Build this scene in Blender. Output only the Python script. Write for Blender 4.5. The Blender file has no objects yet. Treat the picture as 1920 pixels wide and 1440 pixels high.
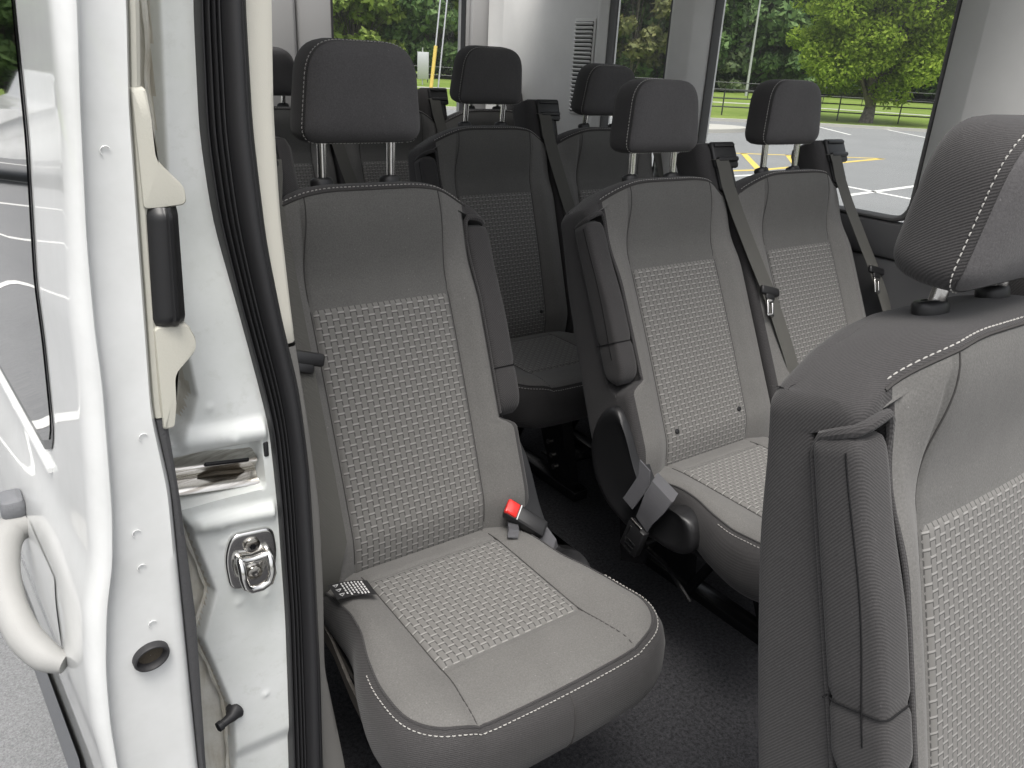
import bpy, bmesh, math, random
import numpy as np
from mathutils import Vector, Matrix
random.seed(7); rng = np.random.default_rng(7)
SC = bpy.context.scene; COL = SC.collection
R_ = math.radians

# ------------------------------------------------------------------ camera, sky, sun, exposure
CR = np.array([[0.81313, -0.57998, 0.04942], [0.18266, 0.33485, 0.92440], [0.55268, 0.74263, -0.37821]])
CP = np.array([0.0, 0.0, 1.2736])
cam = bpy.data.cameras.new('camera'); camo = bpy.data.objects.new('camera', cam); COL.objects.link(camo)
m = Matrix.Identity(4)
for i in range(3):
    m[i][0] = CR[0][i]; m[i][1] = CR[1][i]; m[i][2] = -CR[2][i]; m[i][3] = CP[i]
camo.matrix_world = m
cam.sensor_width = 36; cam.lens = 27.655; cam.clip_start = 0.02; cam.clip_end = 2000
SC.camera = camo

SUN_EL, SUN_AZ = R_(69), R_(214)          # azimuth measured from +y towards +x: light comes from behind the camera
w = bpy.data.worlds.new('World'); SC.world = w; w.use_nodes = True
nt = w.node_tree; nt.nodes.clear()
sky = nt.nodes.new('ShaderNodeTexSky'); sky.sky_type = 'NISHITA'; sky.sun_disc = False
sky.sun_elevation = SUN_EL; sky.sun_rotation = SUN_AZ; sky.air_density = 1.0; sky.dust_density = 6.0; sky.ozone_density = 0.6
hs = nt.nodes.new('ShaderNodeHueSaturation'); hs.inputs['Saturation'].default_value = 0.25
bg = nt.nodes.new('ShaderNodeBackground'); bg.inputs['Strength'].default_value = 0.15
wo = nt.nodes.new('ShaderNodeOutputWorld')
nt.links.new(sky.outputs[0], hs.inputs['Color']); nt.links.new(hs.outputs[0], bg.inputs[0]); nt.links.new(bg.outputs[0], wo.inputs[0])
sun = bpy.data.lights.new('sun', 'SUN'); sun.energy = 1.6; sun.angle = R_(24); sun.color = (1, .96, .9)
suno = bpy.data.objects.new('sun', sun); COL.objects.link(suno)
sd = Vector((math.sin(SUN_AZ) * math.cos(SUN_EL), math.cos(SUN_AZ) * math.cos(SUN_EL), math.sin(SUN_EL)))
suno.rotation_euler = sd.to_track_quat('Z', 'Y').to_euler(); suno.location = (0, -6, 8)
vs = SC.view_settings; vs.view_transform = 'Standard'; vs.look = 'None'; vs.exposure = 0.64; vs.gamma = 1; vs.use_curve_mapping = False
SC.cycles.max_bounces = 10; SC.cycles.diffuse_bounces = 5; SC.cycles.transparent_max_bounces = 16

# ------------------------------------------------------------------ materials
def mat(name, col, rough=0.6, metal=0.0, spec=0.5, coat=0.0, sheen=0.0):
    M = bpy.data.materials.new(name); M.use_nodes = True
    b = M.node_tree.nodes['Principled BSDF']
    b.inputs['Base Color'].default_value = (*col, 1); b.inputs['Roughness'].default_value = rough
    b.inputs['Metallic'].default_value = metal; b.inputs['Specular IOR Level'].default_value = spec
    b.inputs['Coat Weight'].default_value = coat; b.inputs['Coat Roughness'].default_value = 0.03
    b.inputs['Sheen Weight'].default_value = sheen
    return M
class NG:
    """small node helper"""
    def __init__(s, M): s.M = M; s.t = M.node_tree; s.b = s.t.nodes['Principled BSDF']
    def n(s, typ, **kw):
        x = s.t.nodes.new(typ)
        for k, v in kw.items(): setattr(x, k, v)
        return x
    def l(s, a, b): s.t.links.new(a, b)
    def math(s, op, a, b=None, c=None):
        x = s.n('ShaderNodeMath', operation=op)
        for i, v in enumerate((a, b, c)):
            if v is None: continue
            if isinstance(v, (int, float)): x.inputs[i].default_value = v
            else: s.l(v, x.inputs[i])
        return x.outputs[0]
    def coord(s, kind='Object'): return s.n('ShaderNodeTexCoord').outputs[kind]
    def xyz(s, v):
        x = s.n('ShaderNodeSeparateXYZ'); s.l(v, x.inputs[0]); return x.outputs
    def noise(s, vec, scale, detail=3, rough=.55):
        x = s.n('ShaderNodeTexNoise'); x.inputs['Scale'].default_value = scale; x.inputs['Detail'].default_value = detail
        x.inputs['Roughness'].default_value = rough; s.l(vec, x.inputs['Vector']); return x.outputs[0]
    def ramp(s, f, a, b, p0=0.0, p1=1.0):
        x = s.n('ShaderNodeValToRGB'); x.color_ramp.elements[0].position = p0; x.color_ramp.elements[1].position = p1
        x.color_ramp.elements[0].color = (*a, 1); x.color_ramp.elements[1].color = (*b, 1); s.l(f, x.inputs[0]); return x.outputs[0]
    def mix(s, f, a, b):
        x = s.n('ShaderNodeMix', data_type='RGBA')
        if isinstance(f, (int, float)): x.inputs[0].default_value = f
        else: s.l(f, x.inputs[0])
        for i, v in ((6, a), (7, b)):
            if isinstance(v, tuple): x.inputs[i].default_value = (*v, 1)
            else: s.l(v, x.inputs[i])
        return x.outputs[2]
    def bump(s, h, strength, dist=.001):
        x = s.n('ShaderNodeBump'); x.inputs['Strength'].default_value = strength; x.inputs['Distance'].default_value = dist
        s.l(h, x.inputs['Height']); s.l(x.outputs[0], s.b.inputs['Normal'])
    def base(s, c): s.l(c, s.b.inputs['Base Color'])

def fabric(name, col, twill=0.0, var=.18, rough=.9, scale=900, tw_scale=1500):
    M = mat(name, col, rough, spec=.2, sheen=.12); g = NG(M); c = g.coord()
    n1 = g.noise(c, scale, 2, .7); n2 = g.noise(c, 14, 3)
    v = g.math('ADD', g.math('MULTIPLY', g.math('SUBTRACT', n1, .5), var * 2.2), g.math('MULTIPLY', g.math('SUBTRACT', n2, .5), .18))
    h = n1
    if twill:
        x, y, z = g.xyz(c)
        ph = g.math('ADD', g.math('MULTIPLY', g.math('ADD', x, y), tw_scale), g.math('MULTIPLY', z, tw_scale * 1.15))
        sn = g.math('SINE', ph)
        v = g.math('ADD', v, g.math('MULTIPLY', sn, twill)); h = g.math('ADD', g.math('MULTIPLY', n1, .6), g.math('MULTIPLY', sn, .5))
    f = g.math('ADD', v, 1.0)
    mx = g.n('ShaderNodeVectorMath', operation='SCALE'); mx.inputs[0].default_value = col; g.l(f, mx.inputs['Scale'])
    lint = g.ramp(g.noise(c, 260, 1, .5), (0, 0, 0), (1, 1, 1), .74, .80)
    g.base(g.mix(g.math('MULTIPLY', lint, .5), mx.outputs[0], tuple(min(1, q * 2.2) for q in col)))
    g.bump(g.math('ADD', h, g.math('MULTIPLY', g.noise(c, 16, 2, .5), 4.0)), .4, .0008)
    return M
def weave(name, base, light, dark):
    M = mat(name, base, .85, spec=.2, sheen=.1); g = NG(M)
    u, v, _ = g.xyz(g.coord('UV'))
    cx = g.math('DIVIDE', u, .0115); col = g.math('FLOOR', cx); fu = g.math('SUBTRACT', cx, col)
    odd = g.math('MODULO', g.math('ABSOLUTE', col), 2.0)
    cy = g.math('ADD', g.math('DIVIDE', v, .0226), g.math('MULTIPLY', odd, .5)); fv = g.math('FRACT', cy)
    # a light dash lies across every brick joint and reaches a little over its neighbours
    fu2 = g.math('ABSOLUTE', g.math('SUBTRACT', fu, .5))
    dv = g.math('ABSOLUTE', g.math('SUBTRACT', fv, .5))              # 0 at dash centre
    dash = g.math('MULTIPLY', g.math('LESS_THAN', dv, .062), g.math('LESS_THAN', fu2, .49))
    edge = g.math('GREATER_THAN', fu2, .40)
    # vertical dark line interrupted where the neighbour's dash crosses
    nb = g.math('ABSOLUTE', g.math('SUBTRACT', g.math('FRACT', g.math('ADD', fv, .5)), .5))
    vline = g.math('MULTIPLY', edge, g.math('MULTIPLY', g.math('GREATER_THAN', nb, .10), g.math('GREATER_THAN', dv, .062)))
    under = g.math('MULTIPLY', g.math('LESS_THAN', g.math('ABSOLUTE', g.math('SUBTRACT', fv, .385)), .03), g.math('LESS_THAN', fu2, .46))
    dk = g.math('MAXIMUM', vline, under)
    n = g.noise(g.coord('UV'), 1400, 2, .7)
    bc = g.mix(g.math('MULTIPLY', n, .5), base, tuple(x * .72 for x in base))
    c1 = g.mix(g.math('MULTIPLY', dk, .85), bc, dark); c2 = g.mix(dash, c1, light)
    g.base(c2)
    h = g.math('SUBTRACT', g.math('ADD', g.math('MULTIPLY', dash, .3), g.math('MULTIPLY', n, .15)), g.math('MULTIPLY', dk, .9))
    g.bump(h, .6, .0012)
    return M

M_GREY = fabric('grey_cloth', (.133, .130, .125), var=.34, scale=430)
M_GREYC = fabric('mid_grey_cloth', (.112, .110, .106), var=.34, scale=430)
M_CHAR = fabric('charcoal_cloth', (.046, .0442, .0448), twill=.16, tw_scale=1480, var=.3, scale=500)
M_HEAD = fabric('headrest_cloth', (.088, .085, .087), var=.36, scale=430)
M_WEAVE = weave('woven_panel', (.168, .164, .157), (.265, .260, .250), (.055, .054, .053))
M_STITCH = mat('stitch_thread', (.40, .39, .37), .8)
M_SEAM = mat('seam_line', (.055, .053, .052), .9, spec=.1)
M_SEAMD = mat('dark_seam', (.016, .016, .017), .9, spec=.1)
M_CHROME = mat('chrome', (.78, .77, .75), .16, 1.0)
M_BLACK = mat('black_plastic', (.014, .014, .015), .42)
M_BLKMET = mat('black_metal', (.008, .008, .009), .22)
M_BELT = mat('belt_webbing', (.10, .098, .09), .75, spec=.25)
g = NG(M_BELT); x_, y_, z_ = g.xyz(g.coord('UV'))
sn = g.math('SINE', g.math('MULTIPLY', y_, 2600)); g.bump(sn, .4, .0008)
M_BELTG = mat('grey_webbing', (.085, .085, .092), .6, spec=.3)
g = NG(M_BELTG); x_, y_, z_ = g.xyz(g.coord('UV'))
sn = g.math('SINE', g.math('MULTIPLY', y_, 2600)); g.bump(sn, .4, .0008)
M_RED = mat('red_button', (.62, .025, .02), .3)
M_TAGB = mat('tag_black', (.012, .012, .013), .7)
M_TAGW = mat('tag_print', (.6, .6, .6), .7)

def grainy(name, col, rough, amp, scale, spec=.4, mottled=.0):
    M = mat(name, col, rough, spec=spec); g = NG(M); c = g.coord()
    n = g.noise(c, scale, 3, .6); g.bump(n, amp, .001)
    if mottled:
        n2 = g.noise(c, 5, 4)
        g.base(g.ramp(n2, tuple(x * (1 - mottled) for x in col), tuple(min(1, x * (1 + mottled)) for x in col), .3, .7))
    return M
M_PAINT = mat('white_paint', (.68, .69, .685), .32, spec=.5, coat=.9)
g = NG(M_PAINT); c = g.coord(); n = g.noise(c, 7, 5, .7); g.base(g.ramp(n, (.62, .63, .62), (.70, .71, .705), .3, .6))
M_JAMB = mat('white_jamb_paint', (.76, .78, .765), .38, spec=.5, coat=.3)
g = NG(M_JAMB); c = g.coord(); n = g.noise(c, 9, 5, .65); n2 = g.noise(c, 60, 4, .7)
g.base(g.mix(g.ramp(n2, (0, 0, 0), (1, 1, 1), .55, .8), g.ramp(n, (.70, .725, .70), (.79, .81, .80), .35, .65), (.66, .68, .65)))
M_SEAL = mat('dirty_sealant', (.62, .6, .54), .8)
g = NG(M_SEAL); c = g.coord(); n = g.noise(c, 30, 6, .7)
mp = g.n('ShaderNodeMapping'); mp.inputs['Scale'].default_value = (60, 60, 9); g.l(c, mp.inputs[0]); n3 = g.noise(mp.outputs[0], 1, 4, .6)
g.base(g.mix(g.ramp(n3, (0, 0, 0), (1, 1, 1), .5, .75), g.ramp(n, (.60, .58, .51), (.72, .71, .66), .3, .65), (.50, .46, .38))); g.bump(n, .5, .002)
M_RUBBER = grainy('black_rubber', (.022, .022, .024), .52, .15, 300, .5)
M_CREAM = grainy('cream_plastic', (.70, .68, .60), .55, .25, 700, .3)
M_BEIGE = grainy('beige_plastic', (.50, .49, .43), .45, .2, 500, .35)
M_DKTRIM = grainy('dark_grey_plastic', (.075, .075, .078), .5, .8, 420, .4)
M_LINER = grainy('grey_liner_plastic', (.205, .2, .19), .6, .5, 500, .3)
M_WALL = grainy('light_grey_wall_plastic', (.70, .70, .685), .6, .3, 400, .3, .06)
M_WALLD = grainy('dark_grey_wall_plastic', (.085, .085, .088), .65, .4, 400, .3)
M_REAR = grainy('mid_grey_door_plastic', (.32, .32, .32), .6, .3, 400, .3)
M_FRAME = grainy('window_lip_plastic', (.10, .10, .10), .55, .3, 400, .3)
M_HEADLN = grainy('headliner_felt', (.72, .71, .68), .9, .3, 300, .1)
M_CARPET = grainy('black_carpet', (.022, .022, .025), .98, 1.0, 350, .1, .35)
g = NG(M_CARPET); c = g.coord(); n = g.noise(c, 330, 2, .8); n2 = g.noise(c, 120, 5, .8)
g.base(g.mix(g.ramp(n, (0, 0, 0), (1, 1, 1), .62, .8), g.ramp(n2, (.014, .014, .015), (.062, .062, .067), .32, .68), (.15, .15, .16)))
M_STEEL = mat('worn_steel', (.62, .60, .56), .2, 1.0)
g = NG(M_STEEL); c = g.coord()
mp = g.n('ShaderNodeMapping'); mp.inputs['Scale'].default_value = (8, 8, 260); g.l(c, mp.inputs[0]); n = g.noise(mp.outputs[0], 1, 5, .7)
g.base(g.ramp(n, (.30, .27, .23), (.78, .76, .72), .35, .6))
M_DGLASS = mat('dark_glass', (.008, .009, .010), .015, spec=1.0, coat=1.0)
M_GLFRAME = mat('glass_black_border', (.012, .012, .013), .15)
M_HANDLE = grainy('faded_white_plastic', (.29, .29, .282), .6, .3, 120, .4, .12)
M_CLAD = grainy('grey_cladding', (.16, .165, .175), .6, .5, 500, .35)
# window pane: tinted, see-through, with a weak reflection
M_PANE = bpy.data.materials.new('tinted_pane'); M_PANE.use_nodes = True
t = M_PANE.node_tree; t.nodes.clear(); o = t.nodes.new('ShaderNodeOutputMaterial'); tr = t.nodes.new('ShaderNodeBsdfTransparent')
tr.inputs[0].default_value = (.93, .95, .94, 1); gl = t.nodes.new('ShaderNodeBsdfGlossy'); gl.inputs['Roughness'].default_value = .02
lw = t.nodes.new('ShaderNodeLayerWeight'); pw = t.nodes.new('ShaderNodeMath'); pw.operation = 'POWER'; pw.inputs[1].default_value = 5; fr = t.nodes.new('ShaderNodeMath'); fr.operation = 'MULTIPLY_ADD'; fr.inputs[1].default_value = .6; fr.inputs[2].default_value = .03
t.links.new(lw.outputs['Facing'], pw.inputs[0]); t.links.new(pw.outputs[0], fr.inputs[0]); mxs = t.nodes.new('ShaderNodeMixShader')
du = t.nodes.new('ShaderNodeBsdfTranslucent'); du.inputs[0].default_value = (.9, .92, .92, 1); dm = t.nodes.new('ShaderNodeMixShader'); dm.inputs[0].default_value = .03
t.links.new(tr.outputs[0], dm.inputs[1]); t.links.new(du.outputs[0], dm.inputs[2])
t.links.new(fr.outputs[0], mxs.inputs[0]); t.links.new(dm.outputs[0], mxs.inputs[1]); t.links.new(gl.outputs[0], mxs.inputs[2]); t.links.new(mxs.outputs[0], o.inputs[0])

# ------------------------------------------------------------------ mesh helpers
class MB:
    def __init__(s): s.v = []; s.f = []; s.m = []; s.uv = {}
    def add(s, verts, faces, mi=0, uv=None):
        k = len(s.v); s.v += [tuple(map(float, p)) for p in verts]
        for i, f in enumerate(faces):
            s.f.append(tuple(k + j for j in f)); s.m.append(mi if isinstance(mi, int) else mi[i])
        if uv is not None:
            for i, q in enumerate(uv): s.uv[k + i] = q
        return k
    def grid(s, P, mi=0, closed=False, uv=None):
        """P[row][col] points; closed wraps the columns"""
        P = np.asarray(P, float); r, c = P.shape[:2]; F = []; MI = []
        cc = c if closed else c - 1
        for i in range(r - 1):
            for j in range(cc):
                F.append((i * c + j, i * c + (j + 1) % c, (i + 1) * c + (j + 1) % c, (i + 1) * c + j))
                MI.append(mi if isinstance(mi, int) else mi(i, j))
        s.add(P.reshape(-1, 3), F, MI, None if uv is None else np.asarray(uv).reshape(-1, 2))
    def loft(s, rings, mi=0, cap=True):
        P = np.asarray(rings, float); n = P.shape[1]; k = len(s.v)
        s.grid(P, mi, True)
        if cap:
            c = mi if isinstance(mi, int) else 0
            s.f.append(tuple(k + j for j in range(n))[::-1]); s.m.append(c)
            kk = k + (len(P) - 1) * n; s.f.append(tuple(kk + j for j in range(n))); s.m.append(c)
    def tube(s, pts, r, n=8, mi=0, cap=True, flat=None):
        """flat=(a,b): elliptical section radii; r may be a list"""
        pts = [np.asarray(p, float) for p in pts]; rings = []
        up = None
        for i, p in enumerate(pts):
            d = pts[min(i + 1, len(pts) - 1)] - pts[max(i - 1, 0)]; d = d / (np.linalg.norm(d) + 1e-12)
            if up is None: up = np.array([0, 0, 1.]) if abs(d[2]) < .9 else np.array([1., 0, 0])
            x = np.cross(up, d); x /= np.linalg.norm(x) + 1e-12; y = np.cross(d, x); up = y
            rr = r[i] if isinstance(r, (list, tuple, np.ndarray)) else r
            a, b = (rr, rr) if flat is None else (flat[0] * rr, flat[1] * rr)
            rings.append([p + x * a * math.cos(q) + y * b * math.sin(q) for q in np.linspace(0, 2 * math.pi, n, endpoint=False)])
        s.loft(rings, mi, cap)
    def strip(s, pts, sides, th, mi=0):
        """flat ribbon along pts; sides: width vector per point (full half), th thickness vector"""
        pts = np.asarray(pts, float); sides = np.asarray(sides, float); th = np.asarray(th, float)
        rings = [[p - w - h, p + w - h, p + w + h, p - w + h] for p, w, h in zip(pts, sides, np.broadcast_to(th, pts.shape))]
        k = len(s.v); L = np.concatenate([[0], np.cumsum(np.linalg.norm(np.diff(pts, axis=0), axis=1))])
        s.loft(rings, mi)
        for i in range(len(pts)):
            for j, uu in enumerate((0, .05, .05, 0)): s.uv[k + i * 4 + j] = (uu, L[i])
    def box(s, c, h, b=.004, mi=0, M=None):
        """rounded box, centre c, half sizes h"""
        c = np.asarray(c, float); h = np.asarray(h, float); b = min(b, h.min() * .95)
        rings = []
        for z, k in ((-h[2], 0), (-h[2] + b * .3, .7), (-h[2] + b, 1), (h[2] - b, 1), (h[2] - b * .3, .7), (h[2], 0)):
            e = b * (1 - k); R = []
            for sx, sy, a0 in ((1, 1, 0), (-1, 1, 90), (-1, -1, 180), (1, -1, 270)):
                for a in (0, 30, 60, 90):
                    q = R_(a0 + a); R.append((sx * (h[0] - b) + (b - e) * math.cos(q), sy * (h[1] - b) + (b - e) * math.sin(q), z))
            rings.append(R)
        P = np.array(rings)
        if M is not None: P = P @ np.asarray(M, float).T
        s.loft(P + c, mi)
    def cyl(s, p0, p1, r, n=16, mi=0, bev=0.0):
        p0 = np.asarray(p0, float); p1 = np.asarray(p1, float); d = p1 - p0; L = np.linalg.norm(d); d /= L
        if bev: s.tube([p0, p0 + d * bev * .3, p0 + d * bev, p1 - d * bev, p1 - d * bev * .3, p1], [r - bev, r - bev * .3, r, r, r - bev * .3, r - bev], n, mi)
        else: s.tube([p0, p1], r, n, mi)
    def prism(s, poly, ax, a0, a1, mi=0):
        """polygon in the two other axes extruded along ax from a0 to a1"""
        o = [i for i in range(3) if i != ax]; rings = []
        for a in (a0, a1):
            R = []
            for p in poly:
                q = [0, 0, 0]; q[o[0]] = p[0]; q[o[1]] = p[1]; q[ax] = a; R.append(q)
            rings.append(R)
        s.loft(rings, mi)
    def build(s, name, mats, parent=None, smooth=40, recalc=True):
        me = bpy.data.meshes.new(name); me.from_pydata(s.v, [], s.f)
        for M in (mats if isinstance(mats, (list, tuple)) else [mats]): me.materials.append(M)
        me.polygons.foreach_set('material_index', s.m)
        if s.uv:
            ul = me.uv_layers.new(name='UVMap'); li = np.zeros(len(me.loops), int); me.loops.foreach_get('vertex_index', li)
            tab = np.zeros((len(s.v), 2))
            for k, q in s.uv.items(): tab[k] = q
            ul.data.foreach_set('uv', tab[li].ravel())
        if recalc:
            b = bmesh.new(); b.from_mesh(me); bmesh.ops.recalc_face_normals(b, faces=b.faces); b.to_mesh(me); b.free()
        me.polygons.foreach_set('use_smooth', [True] * len(me.polygons))
        if smooth and smooth < 180: me.set_sharp_from_angle(angle=R_(smooth))
        me.update()
        ob = bpy.data.objects.new(name, me); COL.objects.link(ob); ob.parent = parent
        return ob
def tag(o, label=None, cat=None, group=None, kind=None):
    for k, v in (('label', label), ('category', cat), ('group', group), ('kind', kind)):
        if v: o[k] = v
    return o
def empty(name, loc=(0, 0, 0), parent=None):
    o = bpy.data.objects.new(name, None); COL.objects.link(o); o.location = loc; o.parent = parent; o.empty_display_size = .1; return o
def copy_tree(o, parent=None):
    c = o.copy(); COL.objects.link(c); c.parent = parent
    for ch in list(o.children): copy_tree(ch, c)
    return c
sm = lambda x: (lambda q: q * q * (3 - 2 * q))(np.clip(x, 0, 1))

# ------------------------------------------------------------------ seat
def prof(s, t):
    """front surface of the backrest, s across, t up the back"""
    a = np.abs(s)
    bol = .020 * sm((a - .139) / .045) * (1 - .95 * sm((t - .40) / .16))
    groove = -.0035 * np.exp(-((a - .1405) / .004) ** 2) * (t < .60)
    mid = -.003 * np.exp(-((t - .445) / .005) ** 2) * (a < .141)
    lum = .010 * np.sin(np.pi * np.clip(t / .62, 0, 1)) * (1 - (a / .24) ** 2)
    low = -.045 * np.clip((.05 - t) / .11, 0, 1) ** 1.5
    return bol + groove + mid + lum + low + .046 * sm((t - .465) / .15) * (1 - .72 * sm((a - .12) / .09))
def dropf(s): return .050 * (np.clip(np.abs(s) - .06, 0, 1) / .175) ** 2.2
def tmap(T, s): return T - dropf(s) * sm((T - .40) / .22)
def back_pt(s, T, off=0.0, sg=1):
    t_ = tmap(T, s); return (sg * s, -(prof(s, t_) + off), t_)
W = .243; SB = -.199
def rp(corners, k=5):
    """rounded polygon arcs: list of arrays, one per corner"""
    out = []; n = len(corners)
    for i in range(n):
        p = np.array(corners[i][:2]); r = corners[i][2]
        a = np.array(corners[i - 1][:2]) - p; b = np.array(corners[(i + 1) % n][:2]) - p
        la = np.linalg.norm(a); lb = np.linalg.norm(b); ra = min(r, la * .49); rb = min(r, lb * .49)
        p0 = p + a / la * ra; p1 = p + b / lb * rb
        out.append([(1 - q) ** 2 * p0 + 2 * q * (1 - q) * p + q * q * p1 for q in np.linspace(0, 1, k)])
    return out
US = sorted(set(np.round(np.concatenate([np.linspace(-.21, -.15, 10), np.linspace(-.147, -.134, 8), np.linspace(-.13, .13, 27), np.linspace(.134, .147, 8), np.linspace(.15, .21, 10)]), 4)))
def back_ring(T, notch, dn=0.0, nbo=0.0, flatn=None):
    nb = -.092 - .060 * (1 - (min(max(T, 0), .65) / .65) ** 1.5) + nbo
    na, sb = (-.040, SB) if notch else (-.03, -W)
    nfl = float(prof(np.array(sb), T)) + dn; nfr = float(prof(np.array(.228), T)) + dn
    rf = .012 if notch else .03
    if nfl - na < .02 and not notch: na = nfl - .03
    arcs = rp([(-W, nb, .02), (-W, na, .006), (sb, na, .004) if notch else (-W, na + .012, .004), (sb, nfl, rf), (.228, nfr, .03), (.228, nb, .02)])
    ring = []
    for a in arcs[:4]: ring += [tuple(p) for p in a]
    lo = sb + (rf + .003); hi = .228 - .033
    for u in US:
        s_ = u
        if u < -.14: s_ = -.14 + (u + .14) / .07 * (-.14 - lo)
        if u > .14: s_ = .14 + (u - .14) / .07 * (hi - .14)
        ring.append((s_, float(prof(np.array(s_), tmap(T, s_))) + dn))
    for a in arcs[4:]: ring += [tuple(p) for p in a]
    p, q = ring[-1], ring[0]
    for k in np.linspace(0, 1, 10)[1:-1]: ring.append((p[0] + (q[0] - p[0]) * k, p[1] + (q[1] - p[1]) * k))
    out = []
    for s_, n_ in ring:
        if flatn is not None: n_ = flatn
        out.append((s_, -n_, tmap(T, s_)))
    return out
NF0 = 15; NF1 = 20 + len(US)      # ring index range that counts as the front face
def make_backrest(arm, sg):
    rows = []; b = MB()
    Ts = list(np.arange(-.06, .16, .011))
    seq = [(T, False) for T in Ts]
    if arm: seq += [(.166, .0), (.174, .12), (.182, .45), (.188, .8), (.193, True)] + [(T, True) for T in np.arange(.197, .605, .0105)] + [(.611, True), (.614, False)]
    else: seq += [(T, False) for T in np.arange(.165, .615, .0105)]
    seq += [(.617, False), (.621, False), (.625, False), (.628, False)]
    rings = []
    for T, nt_ in seq:
        if nt_ in (True, False): rings.append(back_ring(T, bool(nt_)))
        else: rings.append((np.array(back_ring(T, False)) * (1 - nt_) + np.array(back_ring(T, True)) * nt_).tolist())
    nseam = len(rings) - 1
    for ph in (12, 25, 40, 55, 70, 82, 90):
        a = R_(ph); r_ = np.array(back_ring(.628 + .024 * math.sin(a), False, -.085 * (1 - math.cos(a)), .03 * (1 - math.cos(a)))); r_[:, 0] *= 1 - .07 * (1 - math.cos(a)); rings.append(r_.tolist())
    r_ = np.array(back_ring(.6525, False, 0, 0, -.055)); r_[:, 0] *= .90; rings.append(r_.tolist())
    P = np.array(rings)
    ntc = [x[1] for x in seq]
    def mi(i, j):
        if i >= nseam or not (NF0 <= j < NF1 + 2): return 1
        if not (NF0 + 3 <= j < NF1 + 3): return 1
        if arm and seq[min(i, len(seq) - 1)][0] > .606 and j < (19 if seq[min(i, len(seq) - 1)][0] < .612 else 22): return 1
        k = j - 20
        Tm = seq[min(i, len(seq) - 1)][0]
        if 0 <= k < len(US) - 1 and abs(US[k] + US[k + 1]) / 2 < .1405 and i < len(seq) and seq[i][0] > .4: return 2
        return 0
    P[:, :, 0] *= sg
    b.loft(P, mi)
    return b
def grid_insert(fn, s0, s1, t0, t1, ns, ntt, tuck=.007, off=.0022, uvs=1.0):
    """slightly proud woven panel over a surface fn(s,t,off)->xyz, edges tucked in, UVs in metres"""
    S_ = np.concatenate([[s0 - .002], np.linspace(s0, s1, ns), [s1 + .002]]); T_ = np.concatenate([[t0 - .002], np.linspace(t0, t1, ntt), [t1 + .002]])
    P = []; U = []
    for i, t_ in enumerate(T_):
        row = []; ur = []
        for j, s_ in enumerate(S_):
            e = min(j, len(S_) - 1 - j, i, len(T_) - 1 - i)
            d = min(s_ - s0, s1 - s_, t_ - t0, t1 - t_)
            o = -tuck if e == 0 else off * min(1, .25 + max(d, 0) / .012)
            row.append(fn(s_, t_, o)); ur.append(((s_ - s0) * uvs + .23, (t_ - t0) * uvs + .226))
        P.append(row); U.append(ur)
    b = MB(); b.grid(P, 0, False, U); return b
def stitches(path, nrm, L=.0052, gap=.0026, r=.00085, off=.0008):
    """rows of short thread dashes along a polyline"""
    b = MB(); path = [np.asarray(p, float) for p in path]; seg = [np.linalg.norm(q - p) for p, q in zip(path, path[1:])]
    cum = np.concatenate([[0], np.cumsum(seg)]); tot = cum[-1]; A = np.array(path)
    N = np.broadcast_to(np.asarray(nrm, float), A.shape)
    at = lambda d, X: np.array([np.interp(d, cum, X[:, k]) for k in range(3)])
    d = gap; srng = random.Random(len(path))
    while d + L < tot:
        jl = L * srng.uniform(.8, 1.12); p, q = at(d, A), at(d + jl, A); n_ = at(d, N); n_ /= np.linalg.norm(n_) + 1e-9
        mid = (p + q) / 2 + n_ * off
        b.tube([p - n_ * r * .6, p * .75 + q * .25 + n_ * off, p * .25 + q * .75 + n_ * off, q - n_ * r * .6], [r * .6, r, r, r * .6], 5)
        d += jl + gap * srng.uniform(.8, 1.35)
    return b
# --- cushion
HW = [(.07, .195), (.0, .205), (-.06, .205), (-.11, .202), (-.16, .207), (-.21, .224), (-.27, .236), (-.33, .239)]
def cushion_outline():
    pts = [(w_, y_) for y_, w_ in HW]
    for a in np.linspace(0, 90, 9)[1:]:
        q = R_(a); pts.append((.154 + .085 * math.cos(q), -.33 - .078 * math.sin(q)))
    for x in (.12, .08, .04): pts.append((x, -.408 - .004 * (1 - (x / .154) ** 2)))
    pts.append((0, -.412))
    right = pts; left = [(-x, y) for x, y in reversed(pts[:-1])]
    back = [(-.195 + .39 * k, .07) for k in np.linspace(0, 1, 9)[1:-1]]
    P = np.array(right + left + back)
    # resample densely and smooth
    Q = np.vstack([P, P[:1]]); cum = np.concatenate([[0], np.cumsum(np.linalg.norm(np.diff(Q, axis=0), axis=1))])
    d = np.linspace(0, cum[-1], 241)[:-1]; O = np.stack([np.interp(d, cum, Q[:, 0]), np.interp(d, cum, Q[:, 1])], 1)
    for _ in range(6): O = (np.roll(O, 1, 0) + 2 * O + np.roll(O, -1, 0)) / 4
    return O
OUT = cushion_outline()
def ctop(x, y):
    a = np.abs(x)
    z = .447 + .013 * sm((a - .13) / .06) * sm((-.02 - y) / .1) + .006 * sm((-y - .27) / .07) - .010 * sm((y + .06) / .1)
    sx = .138 + .014 * sm((-y - .29) / .12)
    z = z - .0035 * np.exp(-((a - sx) / .005) ** 2) - .003 * np.exp(-((y + .291) / .005) ** 2) * (a < .138) - .003 * np.exp(-((y + .044) / .005) ** 2) * (a < .138)
    return z
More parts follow.
